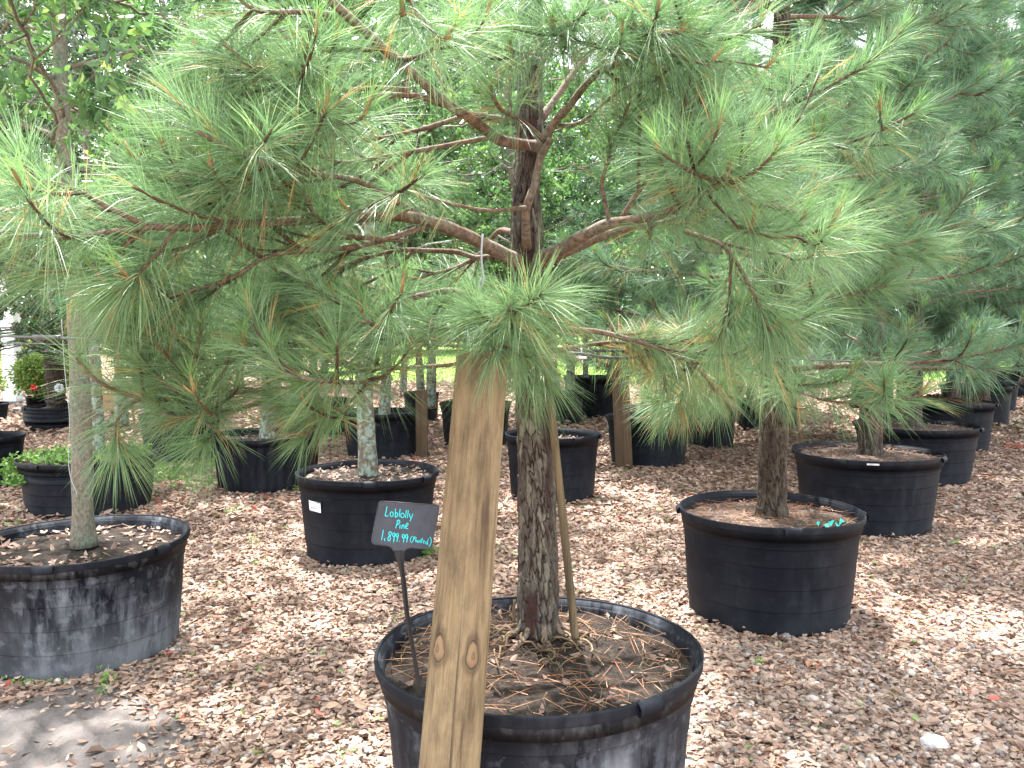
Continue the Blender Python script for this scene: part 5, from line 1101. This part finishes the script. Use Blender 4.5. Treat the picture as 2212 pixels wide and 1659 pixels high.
cable('tie_wire', [(1222, 745, 2.82), (1229, 757, 2.81), (1222, 772, 2.81), (1226, 785, 2.81), (1219, 800, 2.81)], .0022, 'wire', 'short twisted tie wire dangling from the cable between the clamps', 'wire')
cable('white_string', [(1043, 505, 2.3), (1040, 540, 2.3), (1041, 575, 2.3), (1045, 600, 2.3), (1040, 622, 2.3)], .0028, 'string', 'knotted white string hanging left of the foreground pine trunk above the post', 'string')
cable('white_string', [(1041, 600, 2.3), (1035, 612, 2.3), (1037, 632, 2.3)], .0022, 'string', 'frayed loose end of the knotted white string above the post', 'string')
yl = POTS['left']['c'][1]-.08
cable('twine', [(133, 690, yl), (140, 800, yl), (150, 900, yl), (148, 985, yl), (150, 1020, yl), (158, 1048, yl), (165, 1062, yl), (166, 1074, yl)], .0018, 'string', 'thin white cord with a frayed tip hanging along the smooth grey trunk', 'cord')
mb = MB(); tube(mb, np.array([P(126, 647, yl-.02), P(140, 650, yl-.03), P(165, 648, yl-.03), P(190, 641, yl)]), [.008, .009, .009, .008], 6); tube(mb, smooth_path([P(140, 650, yl-.03), P(124, 640, yl-.03), P(122, 655, yl-.03), P(132, 668, yl-.03), P(128, 685, yl-.03)]), .005, 5)
tag(mb.build('tie_tape', M['green_tape']), 'dark green plastic tape tied round the smooth grey trunk at left', 'tape')
# teal ribbon on the right pot's soil
p = POTS['right']; mb = MB(); q_ = smooth_path([P(1766, 1131, 4.28), P(1775, 1122, 4.3), P(1790, 1126, 4.3), P(1803, 1123, 4.32), P(1812, 1129, 4.3), P(1822, 1122, 4.34), P(1832, 1120, 4.36)], step=.01); n = len(q_); q_[:, 2] = p['zs']+.02+.012*np.sin(np.arange(n)*.7)
off = np.stack([.012*np.sin(np.arange(n)*.5), .035+0*np.arange(n), .012*np.cos(np.arange(n)*.9)], -1); k = np.arange(n-1); mb.add(np.concatenate([q_-off*.5, q_+off*.5]), np.stack([k, k+1, k+1+n, k+n], -1)); tag(mb.build('teal_ribbon', M['teal']), 'crumpled teal plastic ribbon on the soil of the right foreground pot', 'ribbon')

# ------------------------------------------------------------------ roots and litter on the soil
def soil_litter(key, nl, ns_, scale=1.0, tint=(.03, .5), name='leaf_litter', ring=(.15, .88), leafL=.035, red=0):
    p = POTS[key]; t = p['t']
    def pts(n): a = rng.uniform(0, 6.28, n); r = p['R']*np.sqrt(rng.uniform(ring[0]**2, ring[1]**2, n)); return r*np.cos(a), r*np.sin(a)
    if nl:
        mb = MB(); x, y = pts(nl); a = rng.uniform(0, 6.28, nl); el = rng.normal(0, .25, nl); D = np.stack([np.cos(a)*np.cos(el), np.sin(a)*np.cos(el), np.sin(el)], -1); L = leafL*rng.uniform(.5, 1.3, nl)
        leaves(mb, np.stack([x, y, np.full(nl, p['zs']+.012)+np.abs(D[:, 2])*L*.5], -1), D, L, L*.45, rng.uniform(0, .5, nl), rng.uniform(*tint, nl), rng.normal(0, .4, nl)); tag(mb.build('leaf_litter', M['litter'], t, smooth=False), kind='stuff')
    if ns_:
        mb = MB(); x, y = pts(ns_); a = rng.uniform(0, 6.28, ns_); D = np.stack([np.cos(a), np.sin(a), rng.normal(.02, .10, ns_)], -1); needles(mb, np.stack([x-D[:, 0]*.06, y-D[:, 1]*.06, p['zs']+.012+rng.uniform(0, .02, ns_)], -1), D, rng.uniform(.06, .16, ns_)*scale, .0018, .05, rng.uniform(0, 1, ns_)); tag(mb.build('pine_straw', M['straw'], t), kind='stuff')
soil_litter('main', 110, 420, ring=(.1, .86)); soil_litter('left', 170, 60, leafL=.045, tint=(.1, .5), ring=(.45, .9)); soil_litter('left', 60, 0, leafL=.035, tint=(.1, .6)); soil_litter('mid', 300, 0, tint=(.1, .6), leafL=.036); soil_litter('right', 160, 700, ring=(.1, .86), leafL=.022)
soil_litter('right2', 420, 300, leafL=.022); soil_litter('right3', 260, 100, leafL=.025); soil_litter('tall', 240, 0); soil_litter('weedy', 120, 0); soil_litter('ribbed', 120, 0)
p = POTS['weedy']; mb = MB(); weeds(mb, 0, 0, p['R']*.86, p['R']*.86, 1500, .10, z0=p['zs'], leafy=.6); 
for k in range(3): a = 3.4+.25*k; weeds(mb, p['R']*1.0*math.cos(a), p['R']*math.sin(a), .08, .05, 120, .12, z0=p['h']-.08-.06*k, leafy=.8)
tag(mb.build('pot_weeds', M['weed'], p['t']), kind='stuff')
# roots of the foreground pine
p = POTS['main']; c = p['c']; rt = MB(); tx, ty = P(1165, 1400, 2.70)[:2]
for k in range(95):
    if k < 18: a = rng.uniform(0, 6.28); s0 = np.array([tx+.07*math.cos(a), ty+.07*math.sin(a)]); ln = rng.uniform(.15, .38); rr = rng.uniform(.0022, .0055)
    else: a0, r0_ = rng.uniform(0, 6.28), .43*math.sqrt(rng.uniform(0, 1)); s0 = c+np.array([r0_*math.cos(a0), r0_*math.sin(a0)]); a = rng.uniform(0, 6.28); ln = rng.uniform(.06, .22); rr = rng.uniform(.0009, .0026)
    n = 26; hd = a+np.cumsum(rng.normal(0, .30, n)); st_ = ln/n; xy = s0+np.cumsum(np.stack([np.cos(hd), np.sin(hd)], -1)*st_, 0); r = np.hypot(xy[:, 0]-c[0], xy[:, 1]-c[1]); xy = c+(xy-c)*np.minimum(1, .445/np.maximum(r, 1e-6))[:, None]
    z = p['zs']+.010+.022*(1-(np.minimum(r, .5)/.5)**2)+.006*np.sin(np.arange(n)*rng.uniform(.4, 1)+k)
    tube(rt, np.column_stack([xy, z]), np.linspace(rr, rr*.4, n), 6, rng.uniform(0, 1), rough=.12)
V_ = rt
o = rt.build('surface_roots', M['root'], pine)
# root flare
p4 = POTS['right4']; mb = MB()
for k in range(90):
    a = rng.uniform(0, 6.28); n = 12; hd = a+np.cumsum(rng.normal(0, .35, n)); s0 = rng.uniform(-.3, .3, 2); xy = s0+np.cumsum(np.stack([np.cos(hd), np.sin(hd)], -1)*.035, 0); r = np.hypot(*xy.T); xy *= np.minimum(1, .42/np.maximum(r, 1e-6))[:, None]
    tube(mb, np.column_stack([xy, p4['zs']+.015+.05*rng.uniform(0, 1)+.02*np.sin(np.arange(n)*.6+k)]), .006, 5, rng.uniform(0, .6))
tag(mb.build('dead_roots', M['root'], p4['t']), kind='stuff')

# ------------------------------------------------------------------ far wood
fw = MB(); n = 150000; xw = rng.uniform(-50, 50, n); row = rng.uniform(0, 1, n)
yw = 50+row*12; top = 12.5+2.2*np.sin(xw*.33+1)+1.6*np.sin(xw*.81)+1.2*np.sin(xw*1.9+2)
zw = top*rng.beta(1.3, 1.1, n)*rng.uniform(.85, 1.1, n)+.3; clump = .8*np.sin(xw*2.3+zw*1.3)+.8*np.sin(zw*2.1-xw*1.1+4); yw += clump*1.5
D = norm(rng.normal(0, 1, (n, 3))); leaves(fw, np.stack([xw, yw, zw], -1), D, .42, .26, .2, np.clip(rng.normal(.5, .18, n), 0, .9)); tag(fw.build('far_wood', M['leaf'], smooth=False), kind='stuff')
for k, (u, Z) in enumerate(((1480, 11.5), (1700, 9.5), (1860, 12.0), (1980, 15), (2120, 12.5), (2300, 11), (1590, 15.5), (1390, 17), (2220, 17))):
    o = copy_tree(pB); o.location = (P(u, 800, Z)[0], Z, .45); o.rotation_euler = (0, 0, 1.3*k+.4); s_ = 1.15+.1*(k % 3); o.scale = (s_, s_, s_)
    if 'group' in o: del o['group']
    tag(o, ['second-line pine between the square brown post and the pine with the teal ribbon pot', 'second-line pine behind the pine with the teal ribbon pot', 'second-line pine above the wide pot with the pale scrap', 'second-line pine behind the heaped grey roots', 'second-line pine above the green weeds at right', 'second-line pine cut by the right picture edge', 'farther pine left of the right-hand pine trunk', 'farther pine straight above the square brown post', 'farthest pine at the right picture edge'][k], 'pine tree', 'pines beyond the right-hand row')
for k, (u, Z, q_) in enumerate(((260, 10.5, 0), (480, 12, 1), (640, 13.5, 0), (790, 11.5, 1), (930, 13, 0), (1080, 15, 1), (1230, 14, 0), (-95, 12, 1), (380, 15, 0), (1320, 16, 1))):
    o = copy_tree(T4 if q_ else T8); o.location = (P(u, 800, Z)[0], Z, .35); o.rotation_euler = (0, 0, k*2.2+.7); s_ = 1.2+.08*(k % 3); o.scale = (s_, s_, s_)
    if 'group' in o: del o['group']
    tag(o, ['second-line leafy tree just right of the smooth grey trunk', 'second-line leafy tree above the shaded pot', 'second-line leafy tree behind the ribbed pot', 'second-line leafy tree behind the lichened trunk', 'second-line leafy tree left of the leaning post', 'second-line leafy tree seen left of the foreground pine trunk', 'second-line leafy tree seen right of the foreground pine trunk', 'second-line leafy tree outside the left picture edge', 'farther leafy tree behind the slatted crate', 'farther leafy tree above the thin-trunked pot'][k], 'tree', 'broadleaf trees behind the background pots')
# hedge-like screen of greenery and shrubs behind the benches at left
for k, (u, Z, s_) in enumerate(((-60, 17, 1.5), (120, 19, 1.4), (330, 18, 1.5), (520, 20, 1.45), (700, 22, 1.5), (870, 20, 1.4), (1010, 24, 1.5), (1500, 30, 1.6), (1330, 38, 1.8), (1750, 34, 1.8), (2050, 36, 1.8), (2300, 30, 1.6))):
    o = copy_tree(T8 if k % 2 else T4); o.location = (P(u, 800, Z)[0], Z, 0); o.rotation_euler = (0, 0, k*1.7); o.scale = (s_, s_, s_*1.05)
    lab = ['background tree farthest left beyond the white column', 'background tree above the cycad', 'background tree above the slatted crate', 'background tree above the second white column', 'background tree above the pot marked 95', 'background tree above the lichened trunk', 'background tree above the leaning post', 'tree on the meadow edge behind the square brown post', 'tree on the meadow seen past the thin-trunked pot', 'meadow tree behind the pine with the teal ribbon pot', 'meadow tree behind the flat board stake', 'meadow tree at the right picture edge'][k]
    if 'group' in o: del o['group']
    tag(o, lab, 'tree', 'broadleaf trees beyond the pots')
